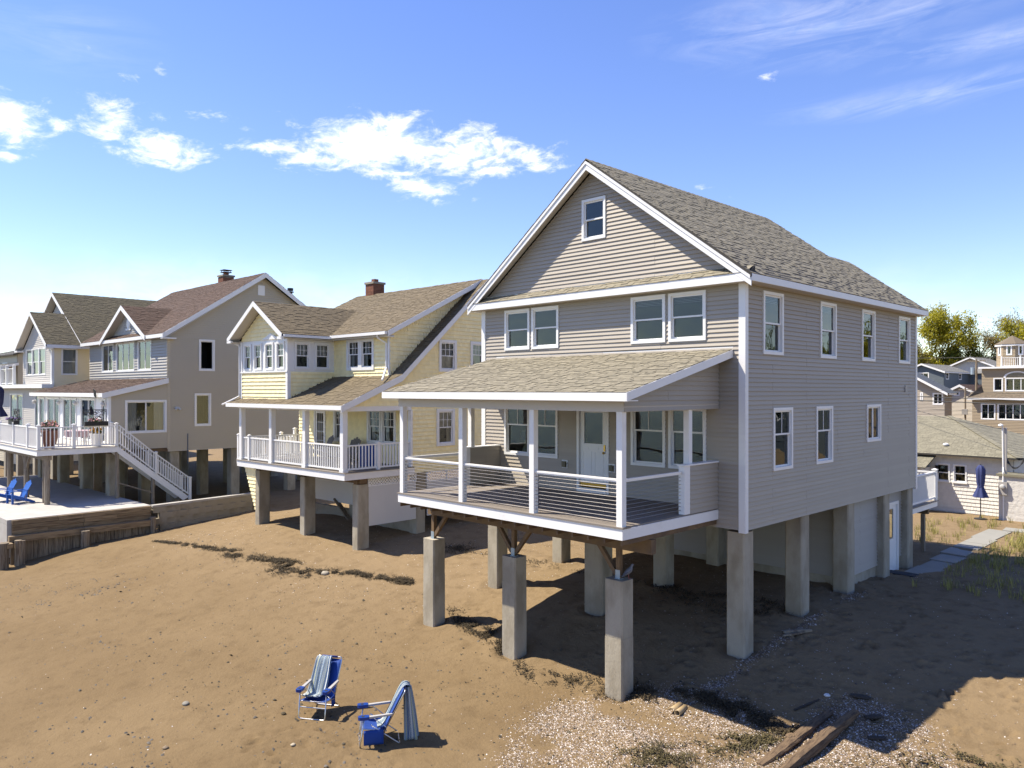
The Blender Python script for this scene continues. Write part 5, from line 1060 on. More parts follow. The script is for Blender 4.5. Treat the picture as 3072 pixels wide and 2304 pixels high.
# ------------------------------------------------------------------ behind the house on the right: cottage, street, far houses
def cottage():
    H = thing('white_cottage', 'low white shingled cottage with a pale hipped roof behind the grey house', 'house', (-.79, 23.33, 0), R(-4)); bpy.context.view_layer.update()
    ws = mat('white_wall_shingles', (.78, .75, .69), .7, var=.05, isl=.05); S = Shingles(H.matrix_world.copy(), M['rooflight'], (.006, .008))
    wn = [(4.14, 4.73, 1.80, 2.64), (4.86, 5.43, 1.80, 2.64)]
    wall(H, 'front_wall', (-6.5, 0, 0), (1, 0, 0), .15, 3.10, (0, 7.25), .165, [(a+.03, b-.03, c+.03, d-.03) for a, b, c, d in wn], ws, 'sh'); wall(H, 'side_wall', (.75, 0, 0), (0, 1, 0), .15, 3.10, (0, 8), .165, [], ws, 'sh')
    for w in wn: window(H, (-6.5, 0, 0), (1, 0, 0), *w, casing=.05, depth=.9, sill=True)
    e, ze, zr = .35, 3.08, 4.68; L = math.hypot(4.35, zr-ze); x1 = 1.10
    k = MB(); A = [(-9, -e, ze), (x1, -e, ze), (x1, 8.35, ze), (-9, 8.35, ze), (-9, 4, zr), (-3.2, 4, zr)]; k.add([Vector(p)-Z*.01 for p in A]+[Vector(p)-Z*.07 for p in A[:4]], [(0, 1, 5, 4), (1, 2, 5), (2, 3, 4, 5), (9, 8, 7, 6), (0, 6, 7, 1), (1, 7, 8, 2)])
    roof = k.build('roof', M['dark_edge'], H)
    S.face((-9, -e, ze), (1, 0, 0), (0, 4.35/L, (zr-ze)/L), (lambda w: (0, x1+9-(x1+3.2)*w/L), L), .14)
    L2 = math.hypot(x1+3.2, zr-ze); S.face((x1, -e, ze), (0, 1, 0), (-(x1+3.2)/L2, 0, (zr-ze)/L2), (lambda w: (4.35*w/L2, 8.7-4.35*w/L2), L2), .14)
    a, b = Vector((x1, -e, ze)), Vector((-3.2, 4, zr))
    for j in range(22): p = a.lerp(b, j/22); q = a.lerp(b, (j+1.15)/22); MB().bar(p+Z*.022, q+Z*.012, .24, .012).build('hip_cap', M['rooflight'], roof)
    MB().box(-6.5, .9, -.12, -.02, 3.0, 3.06).build('eave_soffit', M['soffit'], H)
    for j in range(6): MB().box(-5.6+j*1.05, -5.55+j*1.05, -.32, -.03, 3.01, 3.07).build('rafter_tail', M['weathered'], H)
    v = MB().lathe([(.12, 0), (.12, .06), (.03, .1)], (-2.15, .55, 3.44), 12).build('roof_vent', M['white'], H)
    slope_x(H, S, -5.5, -2.35, -1.25, 2.50, -.02, 3.02, t=.05, name='lean_to_roof'); MB().box(-5.4, -2.6, -1.1, -.02, .1, 2.44).build('lean_to', ws, H); MB().box(-2.60, -2.57, -.95, -.45, 1.4, 2.1).build('lean_to_window', M['black'], H)
    l = MB().box(-2.35, -2.25, -.14, -.04, 2.2, 2.5).box(-2.37, -2.23, -.16, -.02, 2.5, 2.53).build('wall_lantern', M['black'], H)
    S.finish(roof, 300)
cottage()
def garage():
    st = mat('white_stucco', (.70, .67, .62), .9, var=.08, vscale=2, bump=.6, bscale=6, bdist=.05)
    H = thing('white_garage', 'white stucco garage block with an electric meter beside the cottage', 'garage', (-.40, 22.45, 0), R(-3)); k = MB().box(0, 7, 0, .9, .0, 2.34); k.build('wall', st, H); MB().box(-.08, 7.1, -.08, .98, 2.345, 2.44).build('roof_slab', M['rooflight'], H)
    MB().box(-.03, 7, -.004, .0, .0, .42).build('plinth', M['concrete2'], H) if False else None
    b = MB().box(.02, .34, -.12, -.005, 1.55, 2.10).build('meter_box', M['greyplastic'], H); MB().lathe([(.10, 0), (.10, .05), (.07, .10), (.02, .11)], n=16).build('meter_dial', M['blinds'], b, mx=Matrix.Translation((.18, -.12, 1.90)) @ Matrix.Rotation(R(90), 4, 'X'))
    MB().tube([(.18, -.05, 2.1), (.18, -.05, 2.5), (.14, .1, 2.7), (.12, .1, 4.35), (.1, .08, 4.45)], .035, 8).build('service_conduit', M['white'], H); MB().lathe([(.05, 0), (.10, .05), (.09, .11), (.02, .14)], (.06, .05, 4.42), 10).build('weatherhead', M['white'], H); MB().box(.17, .26, .10, .20, 2.44, 4.40).build('mast_post', M['greyplastic'], H)
    MB().tube([(.18, -.03, 1.55), (.18, -.03, .3)], .03, 8).build('ground_conduit', M['white'], H)
    MB().tube([(.9, .5, 2.44), (.9, .5, 3.0)], .06, 8).tube([(.9, .5, 3.0), (.9, .5, 3.38)], .11, 8).build('roof_flue', M['zinc'], H)
    rg = random.Random(5)
    for j in range(5): MB().tube([(.2+t*.7, .2+.05*math.sin(t*9+j), 3.2-.05*j-.55*math.sin(t*math.pi)*(1-.12*j)) for t in np.linspace(0, 1, 9)], .012, 5).build('service_cable', M['black'], H)
garage()
UB = thing('patio_umbrella', 'folded navy umbrella standing on a disc base by the white cottage', 'umbrella', (-.98, 22.05, gz(-.98, 22.05))); folded_umbrella(UB, 2.36, mat('blue_canvas', (.03, .045, .16), .8, var=.2), r=.17)
# walkway slabs
WK = thing('walkway', 'line of grey concrete slabs leading back beside the house', 'path')
y = 9.7
for i in range(8):
    L = 1.18; x = .05+.05*math.sin(i*1.7); z = gz(.4, y+.6)+.03; MB().prism([(x, y, z-.12), (x+.80, y-.12, z-.12), (x+.82, y+L-.14, z-.12), (x+.02, y+L-.02, z-.12)], (0, 0, .125)).build('slab', M['slab'], WK); y += L
for i in range(4): z = gz(1.2, 19.5)+.03; MB().prism([(.5+i*1.1, 19.1+i*.1, z-.12), (1.58+i*1.1, 19.2+i*.1, z-.12), (1.52+i*1.1, 20.0+i*.1, z-.12), (.44+i*1.1, 19.9+i*.1, z-.12)], (0, 0, .13)).build('slab', M['slab'], WK)
mz = gz(.15, 9.35); tag(MB().box(-.30, .55, 9.05, 9.45, mz+.005, mz+.035).build('door_mat', mat('dark_mat', (.03, .032, .04), .95)), 'dark mat on the sand outside the storeroom door', 'mat')
# ---- far houses; positions measured at a nearer plane and pushed back by KF about the viewpoint
KF = 1.45
def X(x): return CAMP.x+(x-CAMP.x)*KF
def ZZ(z): return CAMP.z+(z-CAMP.z)*KF
def YY(y): return CAMP.y+(y-CAMP.y)*KF
def simple_walls(H, x0, x1, y0, y1, z0, z1, m, ops=(), expo=.16, sides=()):
    i = .02; wall(H, 'front_wall', (x0, y0, 0), (1, 0, 0), z0, z1, (0, x1-x0), expo, [(a-x0+i, b-x0-i, c+i, d-i) for a, b, c, d in ops], m, rows='join', lip=.03); wall(H, 'side_wall', (x1, y0, 0), (0, 1, 0), z0, z1, (0, y1-y0), expo, [(a-y0+i, b-y0-i, c+i, d-i) for a, b, c, d in sides], m, rows='join', lip=.03)
    wall(H, 'side_wall', (x0, y1, 0), (0, -1, 0), z0, z1, (0, y1-y0), expo, [], m, rows=False); wall(H, 'back_wall', (x1, y1, 0), (-1, 0, 0), z0, z1, (0, x1-x0), expo, [], m, rows=False)
    for a, b, c, d in sides: window(H, (x1, y0, 0), (0, 1, 0), a-y0, b-y0, c, d, casing=.12, depth=.9)
def taupe_house():
    tp = mat('taupe_siding', (.37, .29, .185), .65, rnd=.03); H = thing('taupe_house', 'big taupe-sided house with a turret and an arched window in the street behind', 'house'); S = Shingles(Matrix(), mat('taupe_roof', (.165, .13, .09), .9, isl=.2)); y = YY(50)
    lw = [(X(-7.94), X(-6.99), ZZ(3.8), ZZ(5.0), 2), (X(-6.86), X(-4.9), ZZ(3.8), ZZ(5.0), 4)]; uw = [(X(-7.27), X(-6.65), ZZ(5.9), ZZ(6.9), 1), (X(-6.52), X(-4.98), ZZ(5.9), ZZ(6.9), 3)]
    simple_walls(H, X(-8.52), 3, y, y+10, .2, ZZ(5.35), tp, [w[:4] for w in lw]); simple_walls(H, X(-8.03), 3, y+.9, y+9, ZZ(5.6), ZZ(7.6), tp, [w[:4] for w in uw])
    for a, b, c, d, n in lw: window(H, (X(-8.52), y, 0), (1, 0, 0), a-X(-8.52), b-X(-8.52), c, d, kind='case', n=n, casing=.1, depth=.9)
    for a, b, c, d, n in uw: window(H, (X(-8.03), y+.9, 0), (1, 0, 0), a-X(-8.03), b-X(-8.03), c, d, kind='case', n=n, casing=.1, depth=.9)
    cx, r = X(-5.75), 1.12; k = MB(); nn = 16
    for j in range(nn): t0, t1 = math.pi*j/nn, math.pi*(j+1)/nn; k.prism([(cx+r*1.12*math.cos(t0), y+.84, ZZ(6.9)+.62*r*math.sin(t0)), (cx+r*math.cos(t0)*.94, y+.84, ZZ(6.9)+.52*r*math.sin(t0)), (cx+r*math.cos(t1)*.94, y+.84, ZZ(6.9)+.52*r*math.sin(t1)), (cx+r*1.12*math.cos(t1), y+.84, ZZ(6.9)+.62*r*math.sin(t1))], (0, .06, 0))
    ar = k.build('arch_window', M['white'], H); MB().prism([(cx+r*.96*math.cos(math.pi*j/nn), y+.88, ZZ(6.9)+.54*r*math.sin(math.pi*j/nn)) for j in range(nn+1)], (0, .01, 0)).build('pane', mat('dark_pane', (.012, .016, .03), .05), ar)
    z0 = ZZ(5.42); z1 = ZZ(6.35); r_ = slope_x(H, S, X(-8.75), 3.4, y-.55, z0, y+1.0, z0+.62, name='skirt_roof'); MB().box(X(-8.75), 3.4, y-.58, y-.55, z0-.22, z0-.02).build('gutter', M['white'], H)
    Lh = math.hypot(1.1, z1-z0); MB().add([(X(-8.75), y-.55, z0-.02), (X(-8.03), y+.9, z1), (X(-8.03), y+6, z1), (X(-8.75), y+6, z0-.02)], [(0, 1, 2, 3)]).build('side_skirt_roof', M['roofy'], H); MB().add([(X(-8.75), y-.56, z0), (X(-7.9), y+.88, z0+.6), (X(-8.03), y+.88, z1)], [(0, 1, 2)]).build('hip_face', bpy.data.materials['taupe_roof'], H)
    MB().box(X(-8.2), 3.6, y+.5, y+9.4, ZZ(7.6), ZZ(7.73)).build('flat_roof', M['white'], H)
    # turret
    tx, ty, tr, zb, zt = X(-6.40), y+3.2, 1.48, ZZ(7.72), ZZ(9.43); P_ = [(tx+tr*math.cos(a), ty+tr*math.sin(a)) for a in [math.pi/8+j*math.pi/4 for j in range(8)]]
    for j in range(8):
        a = Vector((*P_[j], 0)); b = Vector((*P_[(j+1) % 8], 0)); U = (b-a).normalized(); L = (b-a).length
        if U.cross(Z).y < .5: wn = [(L*.26, L*.74, ZZ(8.6), ZZ(9.36))]; wall(H, 'turret_wall', a, U, zb, zt, (0, L), .16, [(q[0]+.02, q[1]-.02, q[2]+.02, q[3]-.02) for q in wn], tp, rows='join', lip=.03); window(H, a, U, *wn[0], kind='fixed', casing=.12, depth=.6, room=False)
        else: wall(H, 'turret_wall', a, U, zb, zt, (0, L), .16, [], tp, rows=False)
    MB().add([(tx+(p[0]-tx)*1.16, ty+(p[1]-ty)*1.16, zt) for p in P_]+[(tx, ty, ZZ(10.12))]+[(tx+(p[0]-tx)*1.16, ty+(p[1]-ty)*1.16, zt-.02) for p in P_], [(j, (j+1) % 8, 8) for j in range(8)]+[tuple(range(16, 8, -1))]).build('turret_roof', bpy.data.materials['taupe_roof'], H)
    MB().prism([(tx+(p[0]-tx)*1.13, ty+(p[1]-ty)*1.13, zt-.2) for p in P_], (0, 0, .17)).build('turret_fascia', M['white'], H)
    for xa, xb in ((X(-6.8), X(-5.6)), (X(-5.6), X(-4.4))): capped_post(H, xa, y+1.2, zb, ZZ(8.52), .12); railing(H, (xa, y+1.2, zb), (xb, y+1.2, zb), h=1.0, gap=.16)
    S.finish(r_, 120)
taupe_house()
def front_gable_house(name, label, x0, x1, xr, ze, zr, y, dep, wm_, rm, ops=(), zb=.2, over=.3, sides=(), expo=.16, kinds=None):
    H = thing(name, label, 'house'); S = Shingles(Matrix(), rm); simple_walls(H, x0, x1, y, y+dep, zb, ze, wm_, ops, expo, sides); sl = (zr-ze)/(x1-xr)
    wall(H, 'gable_wall', (x0, y, 0), (1, 0, 0), ze, zr-.1, lambda z: (max(0, xr-x0-(zr-.1-z)/sl), min(x1-x0, xr-x0+(zr-.1-z)/sl)), expo, [], wm_, rows='join', lip=.03)
    for i, (a, b, c, d) in enumerate(ops): window(H, (x0, y, 0), (1, 0, 0), a-x0, b-x0, c, d, kind='slider', n=2, casing=.13, depth=.9, room=True)
    r = gable_roof_y(H, S, x0-over, x1+over, xr, ze-over*sl+.1, zr+.1, y-over*1.4, y+dep+over, name='roof'); gable_rakes(H, x0-over, y-over*1.4-.04, xr, zr+.09, x1+over, ze-over*sl+.09, .04, .28, M['white'], 'rake_board'); MB().box(x1+over-.02, x1+over+.03, y-.3, y+dep, ze-over*sl-.12, ze-over*sl+.06).build('eave_fascia', M['white'], H)
    S.finish(r, 60); return H
ww = M['palecream']
sw = front_gable_house('white_house', 'small white-sided gable house behind the taupe house', X(-12.12), X(-9.85), X(-10.93), ZZ(5.78), ZZ(6.40), YY(56), 9, mat('pale_lap_siding', (.68, .61, .50), .6), M['roofb'], [(X(-11.42), X(-10.97), ZZ(5.5), ZZ(5.92))])
bw = mat('blue_grey_siding', (.115, .14, .155), .6)
bs = front_gable_house('blue_grey_house', 'dark blue-grey house with a low grey roof far behind the cottage', X(-23.4), X(-19.1), X(-21.36), ZZ(8.1), ZZ(8.98), YY(80), 14, bw, M['roofgrey'], [(X(-21.82), X(-20.63), ZZ(7.2), ZZ(8.0))], sides=[(YY(80)+1.0, YY(80)+2.6, ZZ(7.2), ZZ(8.0)), (YY(80)+8, YY(80)+9.6, ZZ(7.2), ZZ(7.95))])
S_ = Shingles(Matrix(), M['roofgrey']); r_ = slope_x(bs, S_, X(-19.0), X(-14.6), YY(80)+13.6, ZZ(8.0), YY(80)+18, ZZ(8.75), name='wing_roof'); wall(bs, 'wing_wall', (X(-19.1), YY(80)+14, 0), (1, 0, 0), .2, ZZ(8.0), (0, X(-14.6)-X(-19.1)), .2, [(2.0, 2.9, ZZ(7.1), ZZ(7.8)), (4.0, 4.9, ZZ(7.1), ZZ(7.8))], bw, rows='join'); S_.finish(r_, 0)
for a in (2.0, 4.0): window(bs, (X(-19.1), YY(80)+14, 0), (1, 0, 0), a, a+.9, ZZ(7.1), ZZ(7.8), casing=.12, depth=.9)
front_gable_house('white_gable_house', 'wide white gable end with a grey roof farthest back below the trees', X(-24.0), X(-19.1), X(-21.55), ZZ(9.25), ZZ(10.35), YY(100), 12, mat('white_far_siding', (.62, .61, .57), .6), M['roofgrey'], over=.6)
bl = front_gable_house('beige_house', 'beige house with a slate-blue roof just past the grey house corner', X(-16.5), X(-10.4), X(-13.2), ZZ(5.9), ZZ(7.5), YY(50), 2.5, mat('beige_stucco', (.46, .40, .32), .8), M['roofblue'], [(X(-12.15), X(-11.93), ZZ(5.15), ZZ(5.82)), (X(-11.25), X(-10.5), ZZ(4.85), ZZ(5.78))], over=.5)
# ---- poles and wires
def upole(label, x, y, zt, r=.14, m=None):
    P_ = thing('utility_pole', label, 'utility pole', (x, y, 0)); MB().tube([(0, 0, -.5), (0, 0, zt)], [r, r*.75], 10).build('pole', m or M['weathered'], P_); return P_
p1 = upole('dark wooden utility pole with a transformer beside the taupe house', X(-8.75), YY(52), ZZ(8.4)); MB().tube([(-.35, 0, ZZ(7.2)), (-.35, 0, ZZ(7.75))], .22, 10).build('transformer', M['zinc'], p1); MB().box(-.9, .9, -.05, .05, ZZ(8.2), ZZ(8.2)+.12).build('cross_arm', M['weathered'], p1)
p2 = upole('pale pole with a meter box standing before the small white house', X(-10.31), YY(55), ZZ(6.2), .12, M['greywood']); MB().box(-.3, .3, -.28, -.1, ZZ(4.0), ZZ(4.45)).build('meter_box', M['greyplastic'], p2); MB().box(-.7, .7, -.05, .05, ZZ(6.0), ZZ(6.0)+.1).build('cross_arm', M['greywood'], p2)
def wire(label, a, b, sag, r):
    a = Vector(a); b = Vector(b); tag(MB().tube([a.lerp(b, t)-Z*sag*4*t*(1-t) for t in np.linspace(0, 1, 25)], r, 5).build('power_line', M['black']), label, 'cable', 'overhead cables behind the house')
upole('utility pole hidden behind the big grey house carrying the street cables', -26, 30, 9.0); upole('utility pole beyond the right edge carrying the street cables', 24, 31, 9.0)
for lab, za, zb, r, y in (('thick upper black cable crossing behind the grey house corner', 7.2, 5.6, .022, 30), ('thick lower black cable with splices behind the grey house corner', 6.9, 5.5, .026, 30), ('thin top wire strung above the thick black cables', 7.6, 5.9, .010, 30.2), ('thin bottom wire strung below the thick black cables', 6.4, 5.1, .009, 30.1)): wire(lab, (-26, y, za), (24, y+1, zb), .95, r)
wire('single high wire crossing before the far trees', (-60, YY(60), ZZ(9.7)), (40, YY(60), ZZ(9.5)), 1.2, .03)
wire('service wire drooping from the street to the garage mast', (-10, 30, 6.5), (-.32, 22.5, 4.35), .35, .012)
# ---- trees
def tree(name, label, base, h, cw, ch, bark, leaf, seed, leaves=2600, ls=.30, cz=None, sparse=1.0):
    rg = random.Random(seed); T_ = thing(name, label, 'tree', base, 0, 'trees behind the houses'); tb = MB(); lf = MB(); cz = cz or h-ch*.5; tips = []
    def grow(p, d, L, r, lev):
        n = 3; pts = [p]; q = p.copy(); dd = d.copy()
        for i in range(n): dd = (dd+Vector((rg.gauss(0, .13), rg.gauss(0, .13), rg.gauss(.05, .08)))).normalized(); q = q+dd*(L/n); pts.append(q.copy())
        tb.tube(pts, [r*(1-.42*i/n) for i in range(n+1)], 6 if lev < 2 else 4, cap=False)
        if lev >= 1: tips.extend(pts[1+(lev < 2):])
        if lev >= 4: return
        for i in range(rg.choice((2, 3, 3)) if lev else 7):
            a = rg.uniform(0, 6.28); sp = rg.uniform(.45, .95); o = dd.orthogonal().normalized(); w = dd.cross(o); nd_ = (dd*math.cos(sp)+(o*math.cos(a)+w*math.sin(a))*math.sin(sp)); nd_.z = nd_.z*.8+.22
            grow(pts[-1] if i else pts[-1], nd_.normalized(), L*rg.uniform(.60, .82), r*.56, lev+1)
    grow(Vector((0, 0, -.4)), Vector((0, 0, 1)), h*.36, h*.022, 0)
    # fit the crown to the wanted size
    xs = [abs(t.x) for t in tips]+[abs(t.y) for t in tips]; zs = [t.z for t in tips]; sx = (cw/2)/sorted(xs)[int(len(xs)*.97)]; z0, z1 = min(zs), max(zs); tz = lambda z: z if z < h-ch else (h-ch)+(z-(h-ch))*(ch/(max(z1, h-ch+.1)-(h-ch)))
    tb.v = [(x*sx, y*sx, tz(z)) for x, y, z in tb.v]; tips = [Vector((t.x*sx, t.y*sx, tz(t.z))) for t in tips if t.z > h-ch-.5]
    tb.build('trunk', bark, T_, smooth=True)
    for _ in range(int(leaves*sparse)):
        c = rg.choice(tips); p = c+Vector((rg.gauss(0, .62), rg.gauss(0, .62), rg.gauss(0, .5))); a = Vector((rg.gauss(0, 1), rg.gauss(0, 1), rg.gauss(0, 1)+.6)).normalized(); b = a.orthogonal().normalized(); q = a.cross(b); s = ls*rg.uniform(.4, 1.0)
        lf.add([p-b*s, p-q*s*.6, p+b*s, p+q*s*.6], [(0, 1, 2, 3)])
    lf.build('crown', leaf, T_); return T_
bark = mat('tree_bark', (.055, .045, .035), .9); lv1 = mat('spring_leaves', (.44, .40, .02), .6, isl=.35, trans=.45); lv2 = mat('green_leaves', (.15, .18, .02), .6, isl=.45, trans=.3); lv3 = mat('olive_buds', (.26, .20, .06), .7, isl=.4, trans=.2); lv4 = mat('brown_buds', (.20, .15, .095), .8, isl=.35); lv5 = mat('dark_leaves', (.10, .105, .02), .7, isl=.4)
def tp(u, v, d):   # a spot on the ground seen in the direction of the photo point (u, v), d metres off
    f = Vector((-math.sin(YAW), math.cos(YAW), 0)); r = Vector((math.cos(YAW), math.sin(YAW), 0)); p = CAMP+f*d+r*d*(u-1536)/2305; return (p.x, p.y, .3), CAMP.z+(1170-v)/2305*d
for (lab, u, vt, d, cw, ch, lf_, sd, n, ls) in (('round yellow-green tree beside the grey house corner', 2820, 916, 185, 14.5, 14, lv1, 1, 13000, .30), ('bare brownish tree tall at the right edge', 3040, 928, 200, 14, 14, lv4, 4, 5000, .22), ('olive budding tree left of the turret', 2972, 975, 190, 9.5, 12.5, lv3, 6, 4200, .24),
     ('bright green tree rising behind the turret', 3045, 955, 185, 9.5, 11, lv1, 8, 7000, .30), ('narrow green tree in the gap between the far trees', 2893, 1022, 180, 7.0, 9.0, lv2, 9, 5000, .3), ('thin budding tree over the white gable house', 2925, 1000, 195, 6.0, 12, lv3, 12, 900, .24),
     ('low yellow-olive bush tree above the blue-grey house', 2790, 1042, 178, 13, 8.5, lv1, 14, 9000, .30), ('dark leafy bush tree behind the white gable house', 2875, 1048, 182, 9.0, 9, lv5, 16, 6500, .30), ('dark leafy bush tree at the foot of the far trees on the right', 2985, 1062, 182, 10.0, 8, lv5, 18, 6000, .3), ('olive bush tree partly behind the grey house', 2735, 1010, 182, 8.0, 9.5, lv3, 20, 2600, .3)):
    b, zt = tp(u, vt, d); tree('leafy_tree', lab, b, zt-.3, cw, ch, bark, lf_, sd, n, ls)
for i, (x, y, h) in enumerate(((26, 74, 12), (38, 82, 14), (50, 92, 13), (33, 98, 15), (64, 100, 14))): tree('leafy_tree', ('green tree beyond the right edge, %s' % ('nearest the white garage', 'second along the row', 'third along the row', 'tall one at the back of the row', 'farthest along the row')[i]), (x, y, .3), h, 9, h*.75, bark, (lv1, lv2)[i % 2], 30+i, 2600, .42)

front_gable_house('added_house', 'dark-sided unseen house added beyond the right edge for the window reflections', 20, 30, 25, 6.5, 9, 48, 9, bw, M['roofgrey'], [(22, 23.4, 3.4, 5.0), (26, 27.4, 3.4, 5.0)]); front_gable_house('added_house', 'brown-sided unseen house added beyond the right edge for the window reflections, farther back', 34, 44, 39, 6.5, 9.2, 66, 9, M['greige'], M['roofb'], [(36, 37.4, 3.4, 5.0)])  # unseen houses added to darken what the lower side windows reflect
# ------------------------------------------------------------------ beach chairs and towels
def towel_mat(name, seed):
    m = bpy.data.materials.new(name); m.use_nodes = True; nt = m.node_tree; N = nt.nodes; L = nt.links; b = N['Principled BSDF']; b.inputs['Roughness'].default_value = .95; b.inputs['Specular IOR Level'].default_value = .1
    uv = N.new('ShaderNodeAttribute'); uv.attribute_name = 'across'; mu = N.new('ShaderNodeMath'); mu.operation = 'MULTIPLY_ADD'; mu.inputs[1].default_value = 13.0; mu.inputs[2].default_value = seed; L.new(uv.outputs['Fac'], mu.inputs[0])
    n = N.new('ShaderNodeTexNoise'); n.noise_dimensions = '1D'; n.inputs['Scale'].default_value = 1.0; n.inputs['Detail'].default_value = 2.5; L.new(mu.outputs[0], n.inputs['W'])
    r = N.new('ShaderNodeValToRGB'); r.color_ramp.interpolation = 'CONSTANT'; cols = [(0, (.02, .05, .13)), (.36, (.10, .17, .25)), (.42, (.50, .52, .48)), (.47, (.03, .08, .20)), (.52, (.30, .36, .36)), (.56, (.36, .35, .17)), (.60, (.06, .13, .24)), (.66, (.56, .56, .52))]
    while len(r.color_ramp.elements) < len(cols): r.color_ramp.elements.new(.5)
    for e, (p, c) in zip(r.color_ramp.elements, cols): e.position = p; e.color = (*c, 1)
    L.new(n.outputs[0], r.inputs[0]); L.new(r.outputs[0], b.inputs['Base Color']); return m
def towel(parent, path, xc, hw, m, folds=.018, seed=0, n=30):
    """path: list of (y,z,out) along the cloth; xc(t), hw(t) centre and half width; out is the offset normal to the path"""
    rg = random.Random(seed); ph = [rg.uniform(0, 6) for _ in range(4)]; pts = [Vector((0, p[0], p[1])) for p in path]; dense = []
    for i in range(len(pts)-1):
        for j in range(6): dense.append(pts[i].lerp(pts[i+1], j/6))
    dense.append(pts[-1]); dense = [sum((dense[max(0, min(len(dense)-1, i+k))] for k in range(-2, 3)), Vector())/5 for i in range(len(dense))]; G = []; U = []
    for i, p in enumerate(dense):
        t = i/(len(dense)-1); d = (dense[min(i+1, len(dense)-1)]-dense[max(i-1, 0)]).normalized(); nn = Vector((0, -d.z, d.y)); row = []
        for k in range(n+1):
            u = k/n; x = xc(t)+(u*2-1)*hw(t); f = folds*(math.sin(u*19+ph[0]+t*1.5)+.6*math.sin(u*33+ph[1]-t*2)+.5*math.sin(t*9+ph[2]+u*4)); row.append(p+nn*(.045+f)+Vector((x+.008*math.sin(t*11+u*7), 0, 0))); U.append(u)
        G.append(row)
    mb = MB().grid(G); o = mb.build('towel', m, parent, smooth=True, solid=.008); at = o.data.attributes.new('across', 'FLOAT', 'POINT'); at.data.foreach_set('value', U); return o
cb = mat('blue_chair_fabric', (.004, .052, .29), .8, var=.08, vscale=8, bump=.1, bscale=90); cbp = mat('blue_chair_plastic', (.004, .045, .26), .35); armg = mat('grey_arm_plastic', (.45, .43, .41), .5)
def beach_chair(label, xy, rz, pouch):
    x0, y0 = xy; C = thing('beach_chair', label, 'beach chair', (x0, y0, gz(x0, y0)-.015), rz, 'blue beach chairs on the sand'); w = .285; A = M['alu']; r = .0125
    def rnd(pts, rad=.05, n=5):
        out = [Vector(pts[0])]
        for a, b, c in zip(pts[:-2], pts[1:-1], pts[2:]):
            a, b, c = Vector(a), Vector(b), Vector(c); p = b+(a-b).normalized()*rad; q = b+(c-b).normalized()*rad
            for j in range(n+1): t = j/n; out.append(p*(1-t)**2+b*2*t*(1-t)+q*t*t)
        return out+[Vector(pts[-1])]
    MB().tube(rnd([(-w, -.25, .55), (-w, -.33, .018), (w, -.33, .018), (w, -.25, .55)]), r, 8).build('front_leg_frame', A, C, smooth=True)
    MB().tube(rnd([(-w*.92, -.12, .40), (-w*.92, .40, .018), (w*.92, .40, .018), (w*.92, -.12, .40)]), r, 8).build('rear_leg_frame', A, C, smooth=True)
    MB().tube([(-w, -.295, .235), (w, -.295, .235)], r*.9, 8).build('front_crossbar', A, C)
    MB().tube(rnd([(-w*.96, .16, .28), (-w*.96, -.28, .35), (w*.96, -.28, .35), (w*.96, .16, .28)], .03), r, 8).build('seat_frame', A, C, smooth=True)
    MB().tube(rnd([(-w*.96, .10, .25), (-w*.96, .50, .99), (w*.96, .50, .99), (w*.96, .10, .25)], .06), r, 8).build('back_frame', A, C, smooth=True)
    MB().tube([(-w*.60, .50, .99), (w*.60, .50, .99)], .022, 10).build('head_sleeve', mat('dark_blue_sleeve', (.01, .03, .20), .8) if 'dark_blue_sleeve' not in bpy.data.materials else bpy.data.materials['dark_blue_sleeve'], C, smooth=True)
    g = [[(-w*.94+w*1.88*k/8, -.29+.44*j/8, .357-.07*j/8-.035*math.sin(math.pi*j/8)*math.sin(math.pi*k/8)) for k in range(9)] for j in range(9)]; MB().grid(g).build('seat_fabric', cb, C, smooth=True, solid=.008)
    g = [[(-w*.94+w*1.88*k/8, .115+.365*j/8+.035*math.sin(math.pi*k/8), .27+.68*j/8) for k in range(9)] for j in range(9)]; MB().grid(g).build('back_fabric', cb, C, smooth=True, solid=.008)
    for s in (-1, 1):
        a = MB(); a.prism([(s*w-.032, -.16, .545), (s*w+.032, -.16, .545), (s*w+.022, .26, .565), (s*w-.022, .26, .565)], (0, 0, .035)); a.build('armrest', armg, C)
        p = [(-.050, -.16), (-.062, -.22), (-.058, -.33), (-.03, -.36), (.03, -.36), (.058, -.33), (.062, -.22), (.050, -.16)]; ar = MB().prism([(s*w+a_, b_, .535) for a_, b_ in p], (0, 0, .055)).build('arm_cup_holder', cbp, C); MB().lathe([(.032, 0), (.032, .004)], (s*w, -.27, .589), 12).build('cup_well', M['black'], ar)
        MB().tube([(s*w, -.08, .545), (s*w*.97, .16, .34)], .009, 6).build('arm_strut', A, C); MB().tube([(s*w, .22, .565), (s*w*.97, .285, .60)], .009, 6).build('arm_pivot', A, C)
    if pouch: g = [[(w+.02+.025*math.sin(math.pi*k/6)*math.sin(math.pi*j/5), -.26+.36*k/6, .06+.27*j/5) for k in range(7)] for j in range(6)]; MB().grid(g).build('side_pouch', cb, C, smooth=True, solid=.01)
    else: g = [[(w*.98, -.02+.16*k/6, .16+.2*j/5) for k in range(7)] for j in range(6)]; MB().grid(g).build('side_pouch', cb, C, smooth=True, solid=.01)
    return C
c1 = beach_chair('blue beach chair facing the camera with a striped towel over its backrest', (-5.47, -7.22), R(33), False); c2 = beach_chair('blue beach chair turned sideways with a towel hanging behind it to the sand', (-3.66, -7.06), R(-32), True)
